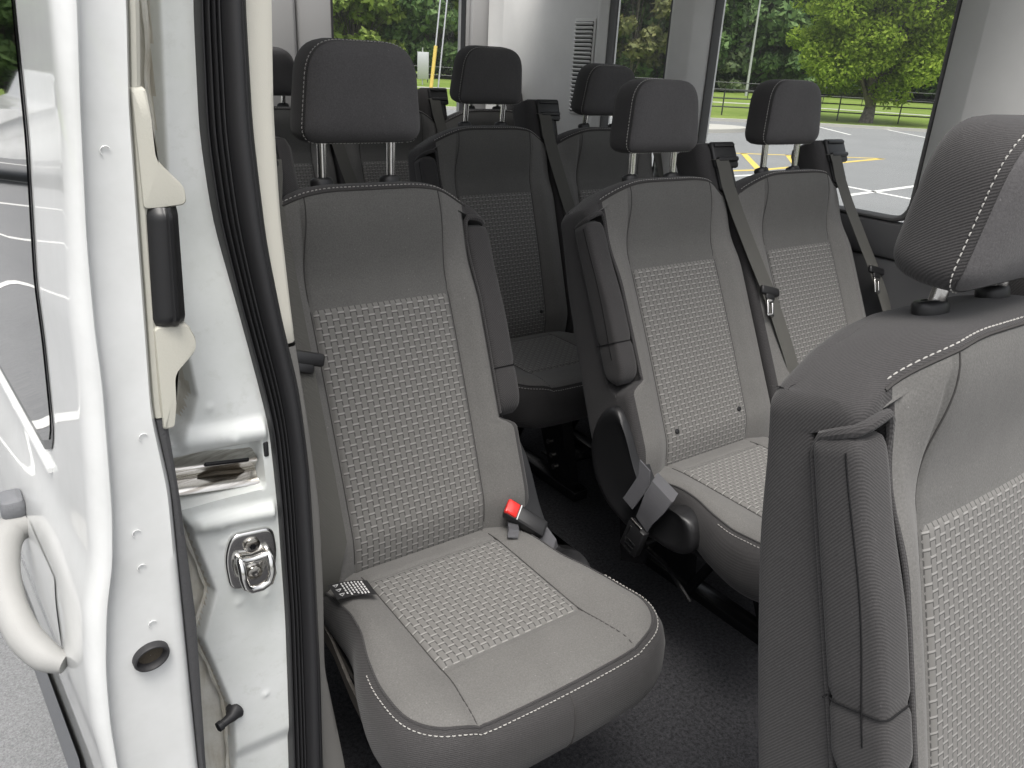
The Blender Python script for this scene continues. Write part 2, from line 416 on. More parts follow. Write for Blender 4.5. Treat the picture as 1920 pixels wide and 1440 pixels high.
def make_cushion(sg):
    b = MB(); rings = []; c0 = np.array([0, -.17])
    rs = list(np.linspace(.02, .86, 56)) + [.885, .91, .93, .95, .965, .978, .988, .995, 1.0]
    for r in rs:
        Q = c0 + (OUT - c0) * r
        z = ctop(Q[:, 0], Q[:, 1]) - .010 * np.clip((r - .86) / .14, 0, 1) ** 2.4
        rings.append(np.column_stack([Q, z]))
    n0 = len(rings) - 1
    nrm = np.roll(OUT, -1, 0) - np.roll(OUT, 1, 0); nrm = np.column_stack([-nrm[:, 1], nrm[:, 0]]); nrm /= np.linalg.norm(nrm, axis=1)[:, None]
    if (nrm * (OUT - c0)).sum() < 0: nrm = -nrm
    zb = ctop(OUT[:, 0], OUT[:, 1]) - .010
    fr = np.clip((-OUT[:, 1] - .05) / .25, 0, 1)            # the front overhangs more than the rear
    for o_, f in ((.006, .03), (.012, .08), (.018, .17), (.0215, .3), (.022, .45), (.022, .6), (.019, .75), (.013, .88), (.004, .97), (-.01, 1.0), (-.04, 1.0)):
        o2 = o_ * (.25 + .95 * fr)
        z = zb + (.328 + .03 * (1 - fr) - zb) * f
        rings.append(np.column_stack([OUT + nrm * o2[:, None], z]))
    P = np.array(rings); P[:, :, 0] *= sg
    def mi(i, j):
        if i >= n0: return 1
        x, y, _ = (P[i, j] + P[i + 1, (j + 1) % 240]) / 2
        return 2 if abs(x) < .138 + .014 * float(sm((-y - .29) / .12)) else 0
    b.loft(P, mi)
    return b, nrm, zb
# --- headrest
def make_headrest(sg):
    b = MB(); rings = []
    def outline(k, dx=0.0):
        hb, ht, H = .114, .097, .157
        cor = [(-hb, 0, .030), (-ht, H, .055), (ht, H, .055), (hb, 0, .030)]
        arcs = rp(cor, 9); pts = []
        for i, a in enumerate(arcs):
            pts += [tuple(p) for p in a]
            nx = arcs[(i + 1) % 4][0]
            for q in np.linspace(0, 1, 8)[1:-1]: pts.append(tuple(np.array(a[-1]) * (1 - q) + np.array(nx) * q))
        pts = np.array(pts); c = np.array([0, .076]); d = pts - c
        return c + d * k, d / np.linalg.norm(d, axis=1)[:, None]
    prf = [(.02, .013), (.25, .0125), (.5, .011), (.7, .0085), (.82, .006), (.90, .002), (.95, -.002), (.98, -.005), (.992, -.0075), (.988, -.0095), (.998, -.012), (1.02, -.022), (1.035, -.036), (1.035, -.05), (1.015, -.066), (.97, -.078), (.9, -.086), (.75, -.091), (.4, -.094), (.02, -.095)]
    nf = 8
    for k, n_ in prf:
        o, d = outline(k)
        # bottom of the face tucks back
        nn = n_ - .014 * np.clip((.03 - o[:, 1]) / .04, 0, 1) ** 2 * (1 if n_ > -.01 else 0)
        rings.append([(sg * p[0], -(q + .010), p[1]) for p, q in zip(o, nn)])
    b.loft(rings, lambda i, j: 0 if i < nf else 1)
    o, d = outline(1.0)
    st = []; nr = []
    for p, q in zip(o, d):
        n_ = -.016 - .010 * 0
        st.append((sg * (p[0] + q[0] * .001), -(n_ + .010), p[1] + q[1] * .001)); nr.append((sg * q[0], 0, q[1]))
    st.append(st[0]); nr.append(nr[0])
    return b, st, nr
def rrect(x0, x1, y0, y1, r, k=4):
    return [tuple(p) for a in rp([(x0, y0, r), (x0, y1, r), (x1, y1, r), (x1, y0, r)], k) for p in a]
def make_armrest(sg):
    b = MB(); rings = []; tt = []
    for T in list(np.linspace(.192, .238, 9)) + list(np.linspace(.25, .53, 24)) + list(np.linspace(.53, .561, 9)):
        h = .031; nm = -.004
        if T < .239: h = .031 * math.sqrt(max(.03, 1 - ((.239 - T) / .0475) ** 2))
        lo, hi = nm - h, nm + h
        hi = (.026 - .010 * float(sm((T - .36) / .14))) if T > .239 else .026 - .036 * (1 - math.sqrt(max(.03, 1 - ((.239 - T) / .0475) ** 2)))
        if T < .239: lo = -.038 + .03 * ((.239 - T) / .0475) ** 3
        else: lo = -.037
        if T > .5: hi -= .008 * ((T - .5) / .077) ** 2.2
        if T > .555: lo += .007 * (max(0, T - .542) / .019) ** 2; hi -= .009 * (max(0, T - .542) / .019) ** 2
        e = .010 * np.clip((T - .540) / .021, 0, 1) ** 2 + .008 * np.clip((.21 - T) / .02, 0, 1) ** 2
        g_ = .0022 if abs(T - .286) < .004 else 0
        rings.append([(sg * x, -n_, T) for x, n_ in rrect(-.253 + e + g_, -.2005 - e - g_, lo + g_, hi - g_, .011)]); tt.append(T)
    b.loft(rings, 0)
    return b, tt
SEATS = {}
def make_seat(name_label, sg, arm, guide, pos, rec, hr=0.0, label='', group='cloth passenger seats in the van', z=0.0, buckle=None, belt=True, fine=1.0):
    key = (sg, arm, guide)
    root = empty('van_seat', (pos[0], pos[1], z)); tag(root, label, 'seat', group)
    hingey, hingez = -.0151, .4625
    def place(o): o.location = (0, hingey, hingez); o.rotation_euler = (-rec, 0, 0); return o
    def get(kind, build_fn):
        """first seat of a variant builds the mesh, later ones share it"""
        k2 = (kind,) + key
        if k2 not in SEATS: SEATS[k2] = build_fn()
        return SEATS[k2]
    def use(kind, name, fn, mats, parent, smooth=40, recalc=True):
        k2 = (kind,) + key
        if k2 in SEATS:
            o = SEATS[k2].copy(); COL.objects.link(o); o.parent = parent
            o.name = name
        else:
            o = fn().build(name, mats, parent, smooth, recalc); SEATS[k2] = o
        return o
    # backrest and what is sewn to it
    bk = place(use('back', 'backrest', lambda: make_backrest(arm, sg), [M_GREY, M_CHAR, M_GREYC], root, 35))
    fn = lambda s_, t_, o_: (sg * s_, -(float(prof(np.array(s_), t_)) + o_), t_)
    use('bins%g' % fine, 'woven_panel', lambda: grid_insert(fn, -.1365, .1365, -.02, .443, 40, 60, uvs=fine), M_WEAVE, bk, 60)
    def seams():
        b = MB()
        for q in (-1, 1):
            b.tube([back_pt(q * (.1405 - .010 * sm((T - .50) / .13)), T, .0002, sg) for T in np.linspace(.0, .627, 50)], .0011, 5)
        b.tube([back_pt(s_, .6285, -.0003, sg) for s_ in np.linspace(-.205, .215, 50)], .0020, 6)
        b.tube([back_pt(s_, .446, .0002, sg) for s_ in np.linspace(-.139, .139, 20)], .0012, 5)
        return b
    use('bseam', 'seam', seams, M_SEAM, bk)
    def bst():
        b = MB(); pa = [(lambda p: (p[0], p[1] + .0035, p[2] + .0055))(back_pt(s_, .6285, 0, sg)) for s_ in np.linspace(-.2, .2, 60)]
        return stitches(pa, (0, -.75, .66))
    if arm:
        def slotp():
            b = MB(); t0 = lambda s_: tmap(.6115, s_)
            A = [(-W - .0005, .040, t_) for t_ in np.linspace(.2, .535, 26)]
            A += [(-W - .001, .036, .545), (-W - .0015, .028, .556), (-W - .002, .010, .5605), (-W, -.006, .564), (-W + .008, -.0135, .568), (-W + .023, -.0165, .5725), (-W + .036, -.0160, .5735), (-.2005, -.0145, .567), (-.1990, -.0125, .552)]
            A += [(SB + .0005, -float(prof(np.array(SB), t_)) + .001, t_) for t_ in np.linspace(.535, .2, 34)]
            b.tube([(sg * p[0], p[1], p[2]) for p in A], [.0030] * 26 + [.0042, .0055, .006, .0062, .0062, .006, .0055, .0045, .0036] + [.0026] * 34, 8); return b
        use('slotp', 'slot_piping', slotp, M_CHAR, bk)
    use('bst', 'stitching', bst, M_STITCH, bk)
    # headrest
    hd = use('head', 'headrest', lambda: make_headrest(sg)[0], [M_HEAD, M_CHAR], root, 30)
    place(hd)
    hrot = -rec + .40; up = Matrix.Rotation(-rec, 3, 'X') @ Vector((0, .014, .645)) + Matrix.Rotation(hrot, 3, 'X') @ Vector((0, -.03, hr))
    hd.location = Vector((0, hingey, hingez)) + up; hd.rotation_euler = (hrot, 0, 0)
    use('hst', 'stitching', lambda: stitches(make_headrest(sg)[1], make_headrest(sg)[2], L=.0045, gap=.0022, r=.0007), M_STITCH, hd)
    for q in (-1, 1):
        def post(q=q):
            b = MB(); b.cyl((q * .068, .03, -.135), (q * .068, .03, .03), .0082, 16); return b
        use('post%d' % q, 'headrest_post', post, M_CHROME, hd)
        def bez(q=q):
            b = MB(); rr = []
            for z_, k in ((.640, .9), (.648, 1.0), (.656, 1.02), (.6605, .97), (.663, .85), (.6633, .5), (.660, .36)):
                rr.append([(q * .068 + .0215 * k * math.cos(a), .014 + .0165 * k * math.sin(a), z_) for a in np.linspace(0, 2 * math.pi, 24, endpoint=False)])
            b.loft(rr); return b
        use('bez%d' % q, 'headrest_bezel', bez, M_BLACK, bk, 50)
    # cushion
    cu = use('cush', 'seat_cushion', lambda: make_cushion(sg)[0], [M_GREY, M_CHAR, M_GREY], root, 40)
    fc = lambda x, y, o_: (sg * x, y, float(ctop(np.array(x), y)) + o_)
    use('cins', 'woven_panel', lambda: grid_insert(fc, -.1365, .1365, -.289, -.046, 40, 36), M_WEAVE, cu, 60)
    def cseam():
        b = MB()
        for q in (-1, 1):
            b.tube([(sg * q * float(.138 + .014 * sm((-y - .29) / .12)), y, float(ctop(q * (.138 + .014 * sm((-y - .29) / .12)), y)) + .0004 - .010 * float(np.clip((-y - .372) / .036, 0, 1)) ** 2.4) for y in np.linspace(-.02, -.404, 40)], .0012, 5)
        n_, zz = make_cushion(sg)[1:]
        k0 = int(np.argmin(np.abs(OUT[:, 0]) + (OUT[:, 1] > -.2) * 9)); zb0 = zz[k0]
        b.tube([(OUT[k0, 0], OUT[k0, 1] - o_ * 1.2 - .0004, zb0 + (.328 - zb0) * f_) for o_, f_ in ((.006, .03), (.012, .08), (.018, .17), (.0215, .3), (.022, .45), (.022, .6), (.019, .75), (.013, .88), (.004, .97))], .0013, 5)
        return b
    use('cseam', 'seam', cseam, M_SEAM, cu)
    def cst():
        n_, zz = make_cushion(sg)[1:]
        sel = [i for i in range(len(OUT)) if OUT[i, 1] < -.24]
        pa = [(sg * (OUT[i, 0] + n_[i, 0] * .0092), OUT[i, 1] + n_[i, 1] * .0092, zz[i] - .0038) for i in sel]
        nn = [(sg * n_[i, 0], n_[i, 1], .5) for i in sel]
        return stitches(pa, nn)
    use('cst', 'stitching', cst, M_STITCH, cu)
    def crim():
        n_, zz = make_cushion(sg)[1:]; idx = [i for i in range(len(OUT)) if OUT[i, 1] < .05]
        b = MB(); b.tube([(sg * OUT[i, 0], OUT[i, 1], zz[i] + .0005) for i in idx], .0022, 6); return b
    use('crim', 'piping', crim, M_CHAR, cu)
    # folded armrest
    if arm:
        ar = place(use('arm', 'armrest', lambda: make_armrest(sg)[0], M_CHAR, root, 40))
        def aseam():
            b = MB()
            b.tube([(sg * -.2532, -(.004 + .003 * math.sin(T * 20)), T) for T in np.linspace(.25, .545, 24)], .0009, 5)
            b.tube([(sg * x, -n_, .286) for x, n_ in rrect(-.2525, -.201, -.0365, .0255, .011)] + [(sg * -.2525, .04, .286)], .0011, 5)
            return b
        use('aseam', 'seam', aseam, M_SEAMD, ar)
    # plastic recliner cover on the outer side of the pair, and mount cover
    if arm:
        def shield():
            b = MB(); poly = np.array([(.080, .588), (.118, .545), (.135, .47), (.115, .40), (.06, .345), (-.03, .315), (-.10, .335), (-.145, .33), (-.195, .345), (-.212, .385), (-.19, .43), (-.14, .432), (-.10, .405), (-.06, .425), (-.02, .47), (.02, .545), (.05, .585)])
            A = [tuple(p) for a in rp([(y, z_, .03) for y, z_ in poly], 5) for p in a]; A = np.array(A); c = A.mean(0)
            rr = []
            for x, k in ((-.215, .97), (-.248, 1.0), (-.256, .985), (-.261, .95), (-.263, .9), (-.2625, .82), (-.2615, .8), (-.2615, .3)):
                rr.append([(sg * x, *(c + (p - c) * k)) for p in A])
            b.loft(rr); return b
        use('shield', 'recliner_cover', shield, M_BLACK, root, 35)
    # belt guide and belt at the shoulder
    gx = sg * guide; gk = .80 if sg < 0 else 1.0
    def gd():
        b = MB(); b.box((gx * gk * .222, .036, .665), (.062, .048, .07), .022, 0)
        return b
    gdo = place(use('guide', 'belt_guide', gd, M_CHAR, root, 40))
    def gframe():
        b = MB()
        b.box((gx * gk * .242, -.013, .695), (.045, .008, .034), .007)
        b.box((gx * gk * .242, -.024, .681), (.038, .006, .006), .004); b.box((gx * gk * .242, -.021, .718), (.038, .005, .005), .004)
        b.box((gx * gk * .23, -.014, .635), (.03, .006, .03), .006)
        return b
    use('gframe', 'guide_bezel', gframe, M_BLACK, gdo)
    if belt:
        def webb():
            b = MB(); path = [(.215, .008, .690), (.216, .027, .683), (.2175, .028, .66), (.224, .022, .62), (.238, .022, .54), (.258, .03, .42), (.274, .034, .345), (.292, .034, .26), (.315, .028, .16), (.345, .01, .05), (.36, -.03, -.02), (.36, -.08, -.08)]
            if sg < 0: path = [(.172, .008, .690), (.173, .027, .683), (.176, .028, .66), (.186, .030, .62), (.189, .036, .54), (.189, .036, .42), (.189, .036, .345), (.189, .036, .26), (.189, .036, .16), (.19, .034, .05), (.205, .0, -.02), (.23, -.05, -.08)]
            b.strip([(gx * s_, -n_, t_) for s_, n_, t_ in path], [(.0235, 0, .004)] * len(path), (0, -.0008, 0)); return b
        wb = place(use('webb', 'seat_belt', webb, M_BELT, root, 60))
        def tongue():
            b = MB(); rot = np.array([[.96, 0, .28], [0, 1, 0], [-.28, 0, .96]])
            rot[:, 0] *= 1
            c = np.array([gx * (.279 if sg > 0 else .180), -.037 if sg > 0 else -.043, .335 if sg > 0 else .365])
            b.box(c, (.033, .006, .011), .005, 0, rot)
            b.box(c + rot @ np.array([0, 0, -.014]), (.016, .004, .010), .004, 0, rot)
            if sg < 0: return b
            for q in (-.0085, .0085): b.box(c + rot @ np.array([q, -.001, -.042]), (.0035, .0016, .022), .0015, 1, rot)
            b.box(c + rot @ np.array([0, -.001, -.062]), (.012, .0016, .004), .0015, 1, rot)
            b.box(c + rot @ np.array([0, -.001, -.026]), (.012, .0016, .006), .0015, 1, rot)
            return b
        use('tongue', 'belt_tongue', tongue, [M_BLACK, M_CHROME], wb)
    # black metal base
    def base():
        b = MB()
        lx = .05 * sg if arm else .05
        for x in ((-.17, .17) if not arm else (lx, )):
            b.prism([(-.14, .36), (-.215, .36), (-.318, .012), (-.318, .0), (-.235, .0), (-.13, .22)], 0, x - .02, x + .02)
            b.prism([(.13, .36), (.05, .36), (.02, .0), (.16, .0), (.16, .03)], 0, x - .018, x + .018)
            b.box((x, -.08, .018), (.028, .27, .018), .006)
            b.tube([(x - .03, -.23, .33), (x - .03, -.16, .28), (x - .03, -.08, .19), (x - .03, -.03, .09), (x - .03, .0, .03)], .013, 8)
            for yy, zz in ((-.2, .15), (-.22, .11), (-.235, .075), (.08, .12)): b.cyl((x - .028, yy, zz), (x + .028, yy, zz), .009, 10, 1)
        b.tube([(-.2, -.25, .345), (.2, -.25, .345)], .014, 10); b.tube([(-.2, .05, .345), (.2, .05, .345)], .014, 10)
        for x in (-.19, .19): b.box((x, -.12, .335), (.014, .2, .02), .006)
        b.box((0, -.13, .35), (.19, .22, .008), .004)
        for x in (-.19,): 
            b.prism([(.08, .34), (-.05, .34), (-.02, .2), (.05, .17)], 0, sg * (x - .006), sg * (x + .006))
            b.tube([(sg * -.205, .05, .30), (sg * -.205, -.02, .26), (sg * -.205, -.1, .25), (sg * -.205, -.18, .2)], .006, 8)
            b.cyl((sg * -.215, -.02, .27), (sg * -.17, -.02, .27), .022, 14)
        return b
    use('base', 'seat_base', base, [M_BLKMET, M_STEEL], root, 40)
    return root

# positions of the seats (metres in the van)
GRP = 'grey cloth seats of the van'
seat_S = make_seat('S', -1, True, 1, (.6085, 1.0646), .3829, .080, 'lone grey cloth seat just inside the door, red buckle button beside its cushion', GRP)
seat_S.scale = (.955, 1, 1)
seat_P1 = make_seat('P1', 1, True, 1, (1.3971, 1.0809), .4572, .070, 'aisle seat in the middle row, folded armrest, buckle hanging at its side', GRP, z=-.0093)
seat_P2 = make_seat('P2', 1, False, 1, (1.8789, 1.0798), .4597, .080, 'window seat in the middle row, in front of the large side window', GRP, z=-.0069)
seat_B1 = make_seat('B1', 1, True, 1, (1.428, 1.9407), .3154, .076, 'seat with folded armrest seen between the lone door seat and the middle pair', GRP, z=.0075)
seat_B2 = make_seat('B2', 1, False, 1, (1.9038, 1.9408), .3073, .05, 'seat under the slotted wall vent, half hidden by the middle row', GRP, z=.0014)
seat_F1 = make_seat('F1', 1, True, 1, (.8867, .1965), .2889, .040, 'nearest seat, cut off by the photo edge, with a twill headrest and folded armrest', GRP, z=-.0268, fine=1.22)
seat_D1 = make_seat('D1', 1, False, 1, (1.04, 2.80), .31, .05, 'rearmost row seat hidden behind the headrest of the lone door seat', GRP)
seat_D2 = make_seat('D2', 1, False, 1, (1.52, 2.80), .31, .05, 'rearmost row seat with its belt guide against the rear window', GRP)
seat_D3 = make_seat('D3', 1, False, 1, (2.0, 2.80), .31, .05, 'rearmost row seat whose shoulder shows behind the second row headrest', GRP)

# black plug buttons at the foot of two woven panels
for seat_, spots_ in ((seat_P1, ((-.108, .058), (.112, .066))), (seat_B1, ((.118, .054),))):
    bk_ = [c for c in seat_.children if c.name.startswith('backrest')][0]
    for s_, t_ in spots_:
        b = MB(); n_ = float(prof(np.array(s_), t_)); b.cyl((s_, -n_ + .004, t_), (s_, -n_ - .0055, t_), .0062, 14, 0, .002); b.build('plug_button', M_BLACK, bk_)
# buckles
def buckle_S():
    b = MB(); root = seat_S; L = np.array([.6085, 1.0646, 0])
    # stalk body: from button end to lower end, seat-local
    p0 = np.array([.172, -.028, .492]); p1 = np.array([.232, -.075, .447]); d = p1 - p0; Ln = np.linalg.norm(d); d /= Ln
    up = np.array([-.15, -.55, .82]); sd_ = np.cross(up, d); sd_ /= np.linalg.norm(sd_); up = np.cross(d, sd_)
    Mx = np.column_stack([d, sd_, up])
    b.box(p0 + d * .045, (.045, .0185, .0115), .006, 0, Mx)
    o = b.build('buckle', M_BLACK, root)
    r = MB(); r.box(p0 + d * .010 + up * .0085, (.0135, .0155, .0055), .004, 0, Mx); r.build('release_button', M_RED, o)
    k = MB(); k.box(p0 + d * .0255 + up * .0108, (.0012, .0165, .0014), .0008, 0, Mx); k.build('button_edge', M_TAGW, o)
    w_ = MB(); w_.strip([p1 + d * -.02 - up * .012, p1 - up * .012 + d * .01, p1 + np.array([.012, -.02, -.03]), p1 + np.array([.02, -.03, -.07])], [sd_ * .018] * 4, up * .001); w_.build('buckle_webbing', M_BELTG, o)
    lp = MB(); q = np.array([.168, -.055, .452])
    lp.strip([q + np.array(v) for v in ((.03, .035, .0), (.012, .014, .014), (-.004, -.012, .014), (-.012, -.02, .004), (-.006, -.010, -.001), (.02, .02, -.002))], [np.array([.008, -.006, 0])] * 6, (0, 0, .0008)); lp.build('webbing_loop', M_BELTG, o)
buckle_S()
def buckle_P():
    root = seat_P1
    a = MB(); a.strip([(-.268, -.055, .50), (-.276, -.065, .47), (-.288, -.045, .415), (-.29, -.04, .405)], [(.0, -.016, -.006)] * 4, (-.0015, 0, 0)); ob = a.build('lap_strap', M_BELTG, root)
    b = MB(); b.strip([(-.262, -.118, .485), (-.285, -.128, .478), (-.298, -.122, .45), (-.300, -.105, .41), (-.298, -.095, .385)], [(.0, -.030, -.010), (.0, -.030, -.010), (0, -.028, -.010), (.0, -.02, -.010), (.0, -.018, -.01)], (-.002, 0, 0)); b.build('belt_fold', M_BELTG, root)
    c = MB(); d = np.array([0, .28, -.96]); s_ = np.array([0, .96, .28]); Mx = np.column_stack([np.array([1., 0, 0]), s_, d])
    c.box((-.302, -.082, .345), (.010, .025, .036), .004, 0, Mx); bo = c.build('buckle', M_BLACK, root)
    e = MB(); e.box((-.309, -.0885, .385), (.003, .018, .004), .002, 0, Mx); e.box((-.313, -.072, .357), (.0008, .002, .02), .0006, 0, Mx); e.build('tongue_plate', M_CHROME, bo)
    f = MB()
    for k in range(3): f.box((-.3125, -.078 + k * .004 - .004, .338 - k * .012), (.0012, .013, .003), .001, 0, Mx)
    f.build('ribbed_grip', M_BLKMET, bo)
buckle_P()
# fuzzy felt strip under the door side edge of the lone seat's cushion
M_FELT = grainy('felt_strip', (.13, .12, .11), .95, 1.0, 300, .1, .4)
b = MB(); b.strip([(-.205, .02, .345), (-.205, -.04, .335), (-.207, -.11, .300), (-.21, -.18, .285), (-.212, -.22, .30)], [(0, .006, .016)] * 5, (.003, 0, 0)); b.build('felt_strip', M_FELT, seat_S)
# care tag on the lone seat
def care_tag():
    b = MB(); P = []
    for u in np.linspace(0, 1, 10):
        P.append([(-.212 + .062 * u, -.045 - .022 * u + v * -.038, .468 + .004 * math.sin(u * 3) - .004 * v) for v in (0, .33, .66, 1)])
    b.grid(P); o = b.build('care_label', M_TAGB, seat_S)
    p = MB(); r = random.Random(3)
    def line(u0, u1, v, th=.0009):
        q = [(-.212 + .062 * u, -.045 - .022 * u - v * .038, .4692 + .004 * math.sin(u * 3) - .004 * v) for u in np.linspace(u0, u1, 5)]
        p.strip(q, [(.000, .0011, 0)] * 5, (0, 0, .0002))
    for k in range(7):
        u = .30 + k * .085; v = .12
        while v < .85:
            e = v + r.uniform(.06, .15)
            q0 = np.array((-.212 + .062 * u, -.045 - .022 * u - v * .038, .4694 + .004 * math.sin(u * 3) - .004 * v)); q1 = np.array((-.212 + .062 * u, -.045 - .022 * u - e * .038, .4694 + .004 * math.sin(u * 3) - .004 * e))
            p.strip([q0, q1], [(.0012, 0, 0)] * 2, (0, 0, .0002)); v = e + .05
    for (u, v) in ((.14, .2), (.15, .5), (.16, .8)):
        c = np.array((-.212 + .062 * u, -.045 - .022 * u - v * .038, .4694 + .004 * math.sin(u * 3) - .004 * v))
        tri = [c + np.array((.005 * math.cos(a), .004 * math.sin(a), 0)) for a in (0.3, 2.4, 4.5, 0.3)]
        p.tube(tri, .0007, 5)
    p.build('printed_text', M_TAGW, o)
care_tag()

# ------------------------------------------------------------------ the van body
van = empty('passenger_van'); tag(van, 'white passenger van with its sliding door open and rows of grey seats inside', 'van')
# z-profile curves, measured as (x/y, z/y) slopes seen from the doorway and scaled to the depth y each piece stands at
def curve(L, y):
    a = np.array(L); return np.column_stack([a[:, 0] * y, CP[2] + a[:, 1] * y])[::-1]      # ascending z
def cx(c, z): return np.interp(z, c[:, 1], c[:, 0], left=None, right=None)
hemL = [(.142, .2), (.13, .035), (.119, -.122), (.100, -.302), (.097, -.381), (.088, -.509), (.077, -.625), (.059, -.693), (.048, -.786), (.043, -.888), (.047, -.972), (.05, -1.2)]
hemR = [(.170, .2), (.158, .037), (.146, -.067), (.132, -.211), (.126, -.319), (.125, -.387), (.113, -.564), (.103, -.643), (.088, -.706), (.074, -.799), (.067, -.892), (.065, -.983), (.066, -1.2)]
faceR = [(.215, .2), (.207, .041), (.196, -.067), (.189, -.197), (.181, -.348), (.176, -.438), (.185, -.553), (.179, -.772), (.172, -1.048), (.17, -1.2)]
trimR = [(.23, .2), (.221, .042), (.209, -.069), (.200, -.25), (.192, -.441), (.196, -.573), (.197, -.779), (.184, -1.055), (.18, -1.2)]
wsL = [(.30, .25), (.276, .047), (.269, -.096), (.274, -.19), (.291, -.30), (.310, -.408), (.323, -.491), (.326, -.622), (.326, -.815), (.316, -1.136), (.30, -1.5)]
wsR = [(.345, .25), (.333, .051), (.331, -.09), (.338, -.228), (.352, -.338), (.369, -.435), (.378, -.565), (.379, -.735), (.378, -.946), (.373, -1.171), (.36, -1.5)]
crR = [(.375, .25), (.365, .054), (.359, -.065), (.359, -.195), (.365, -.31), (.369, -.371), (.379, -.47), (.392, -.642), (.392, -.79), (.387, -.95), (.417, -1.198), (.43, -1.5)]
def smooth_curve(c, n=160):
    z = np.linspace(c[0, 1], c[-1, 1], n); x = np.interp(z, c[:, 1], c[:, 0])
    for _ in range(6): x[1:-1] = (x[:-2] + 2 * x[1:-1] + x[2:]) / 4
    return np.column_stack([x, z])
# sliding door -------------------------------------------------
YD = .745
cHL = smooth_curve(curve(hemL, YD)); cHR = smooth_curve(curve(hemR, .722)); cFR = smooth_curve(curve(faceR, .735)); cTR = smooth_curve(curve(trimR, .745))
def skin_x(y, z): return float(cx(cHL, z)) - .0645 * (y - YD)
def door_mesh():
    b = MB(); rows = []
    for z in np.linspace(.16, 1.9, 200):
        hl, hr, fr_ = float(cx(cHL, z)), float(cx(cHR, z)), float(cx(cFR, z)); r = []
        for y in (2.1, 1.8, 1.5, 1.3, 1.15, 1.05, .98, .92, .87, .83, .80, .78, .765, .752): r.append((skin_x(y, z), y, z))
        w_ = hr - hl
        # rolled hem: bright rounded flange
        for k, yy in ((0, YD), (.08, .737), (.25, .729), (.5, .724), (.75, .7215), (.92, .7215), (1.0, .7235), (1.02, .728), (1.05, .7315)): r.append((hl + w_ * k, yy, z))
        g0 = hr + .0035
        for k in (0.02, .1, .3, .5, .7, .85, .93): r.append((g0 + (fr_ - g0) * k, .7335 + .002 * math.sin(k * 3), z))
        r += [(fr_ - .001, .7375, z), (fr_ + .0015, .744, z), (fr_ + .002, .80, z), (fr_, 1.2, z), (fr_, 2.1, z)]
        rows.append(r)
    b.grid(rows); return b
door = door_mesh().build('sliding_door', M_PAINT, van, 50)
door['label'] = 'white sliding door slid back along the side'
# window of the door: polygon on the skin
def on_skin(y, z, out): return (skin_x(y, z) - out, y, z)
def glass_grid(y0, y1, z0, z1, out, rc=.05):
    P = []
    for z in np.linspace(z0, z1, 60):
        yy0 = y0
        if z < z0 + rc: yy0 = y0 + rc - math.sqrt(max(0, rc * rc - (z0 + rc - z) ** 2))
        P.append([on_skin(yy0 + (y1 - yy0) * k, z, out) for k in np.linspace(0, 1, 30)])
    return P
b = MB(); b.grid(glass_grid(.884, 1.95, .858, 1.75, .0022)); gl_o = b.build('window_glass', M_DGLASS, door)
b = MB(); b.grid(glass_grid(.876, 1.96, .848, 1.76, .0012, .055)); b.build('window_seal', M_GLFRAME, door)
b = MB(); b.tube([on_skin(y, .836 + .0 * y, .002) for y in np.linspace(.90, 1.95, 30)], .0035, 8); b.build('belt_moulding', M_PAINT, door)
b = MB(); P = []
for z in np.linspace(.2, .40, 12): P.append([on_skin(y, z, .006 + .004 * math.sin((z - .2) * 15)) for y in np.linspace(.93, 2.1, 30)])
b.grid(P); b.build('cladding', M_CLAD, door)
b = MB(); hp = [(1.045, .70, .0), (1.04, .698, .018), (1.02, .69, .030), (.985, .672, .037), (.945, .65, .038), (.905, .63, .032), (.872, .618, .018), (.858, .612, .002)]
from_pts = [np.array(on_skin(*p)) for p in hp]; hq = [np.array([np.interp(t_, range(8), [p[k] for p in from_pts]) for k in range(3)]) for t_ in np.linspace(0, 7, 40)]
for _ in range(4): hq[1:-1] = [(hq[i - 1] + 2 * hq[i] + hq[i + 1]) / 4 for i in range(1, 39)]
b.tube(hq, list(np.interp(np.linspace(0, 7, 40), range(8), [.019, .021, .021, .0195, .019, .0195, .018, .012])), 14, 0, True, (.95, .95)); dh = b.build('door_handle', M_HANDLE, door, 60)
b = MB(); b.box(on_skin(1.055, .725, .012), (.014, .022, .014), .008); b.build('lock_cap', M_CLAD, dh)
b = MB(); b.grid([[on_skin(y, z, .0015) for y in np.linspace(.87, 1.02, 8)] for z in np.linspace(.615, .72, 8)]); b.build('handle_recess', M_PAINT, door)
# inner trim edge of the door: dark below, beige above, with the grip between two beige hooks
def edge_strip(z0, z1, zs, c0, c1, y0, y1, dx0=0, dx1=0):
    b = MB(); rows = []
    for z in np.linspace(z0, z1, zs):
        a, c = float(cx(c0, z)) + dx0, float(cx(c1, z)) + dx1; d = c - a
        rows.append([(a, y0 + .02, z), (a, y0 + .001, z), (a + d * .12, y0 - .003, z), (a + d * .5, y0 - .004, z), (a + d * .85, y0 - .002, z), (c, y0 + .004, z), (c + .001, y0 + .02, z), (c, y1, z)])
    b.grid(rows); return b
edge_strip(.1, .942, 60, cFR, cTR, .745, 1.1, .001).build('door_edge_trim', M_DKTRIM, door)['label'] = 'dark grey lower edge trim'
edge_strip(.9435, 1.9, 80, cFR, cTR, .744, 1.1, .001, -.002).build('upper_edge_trim', M_BEIGE, door)['label'] = 'beige upper edge trim'
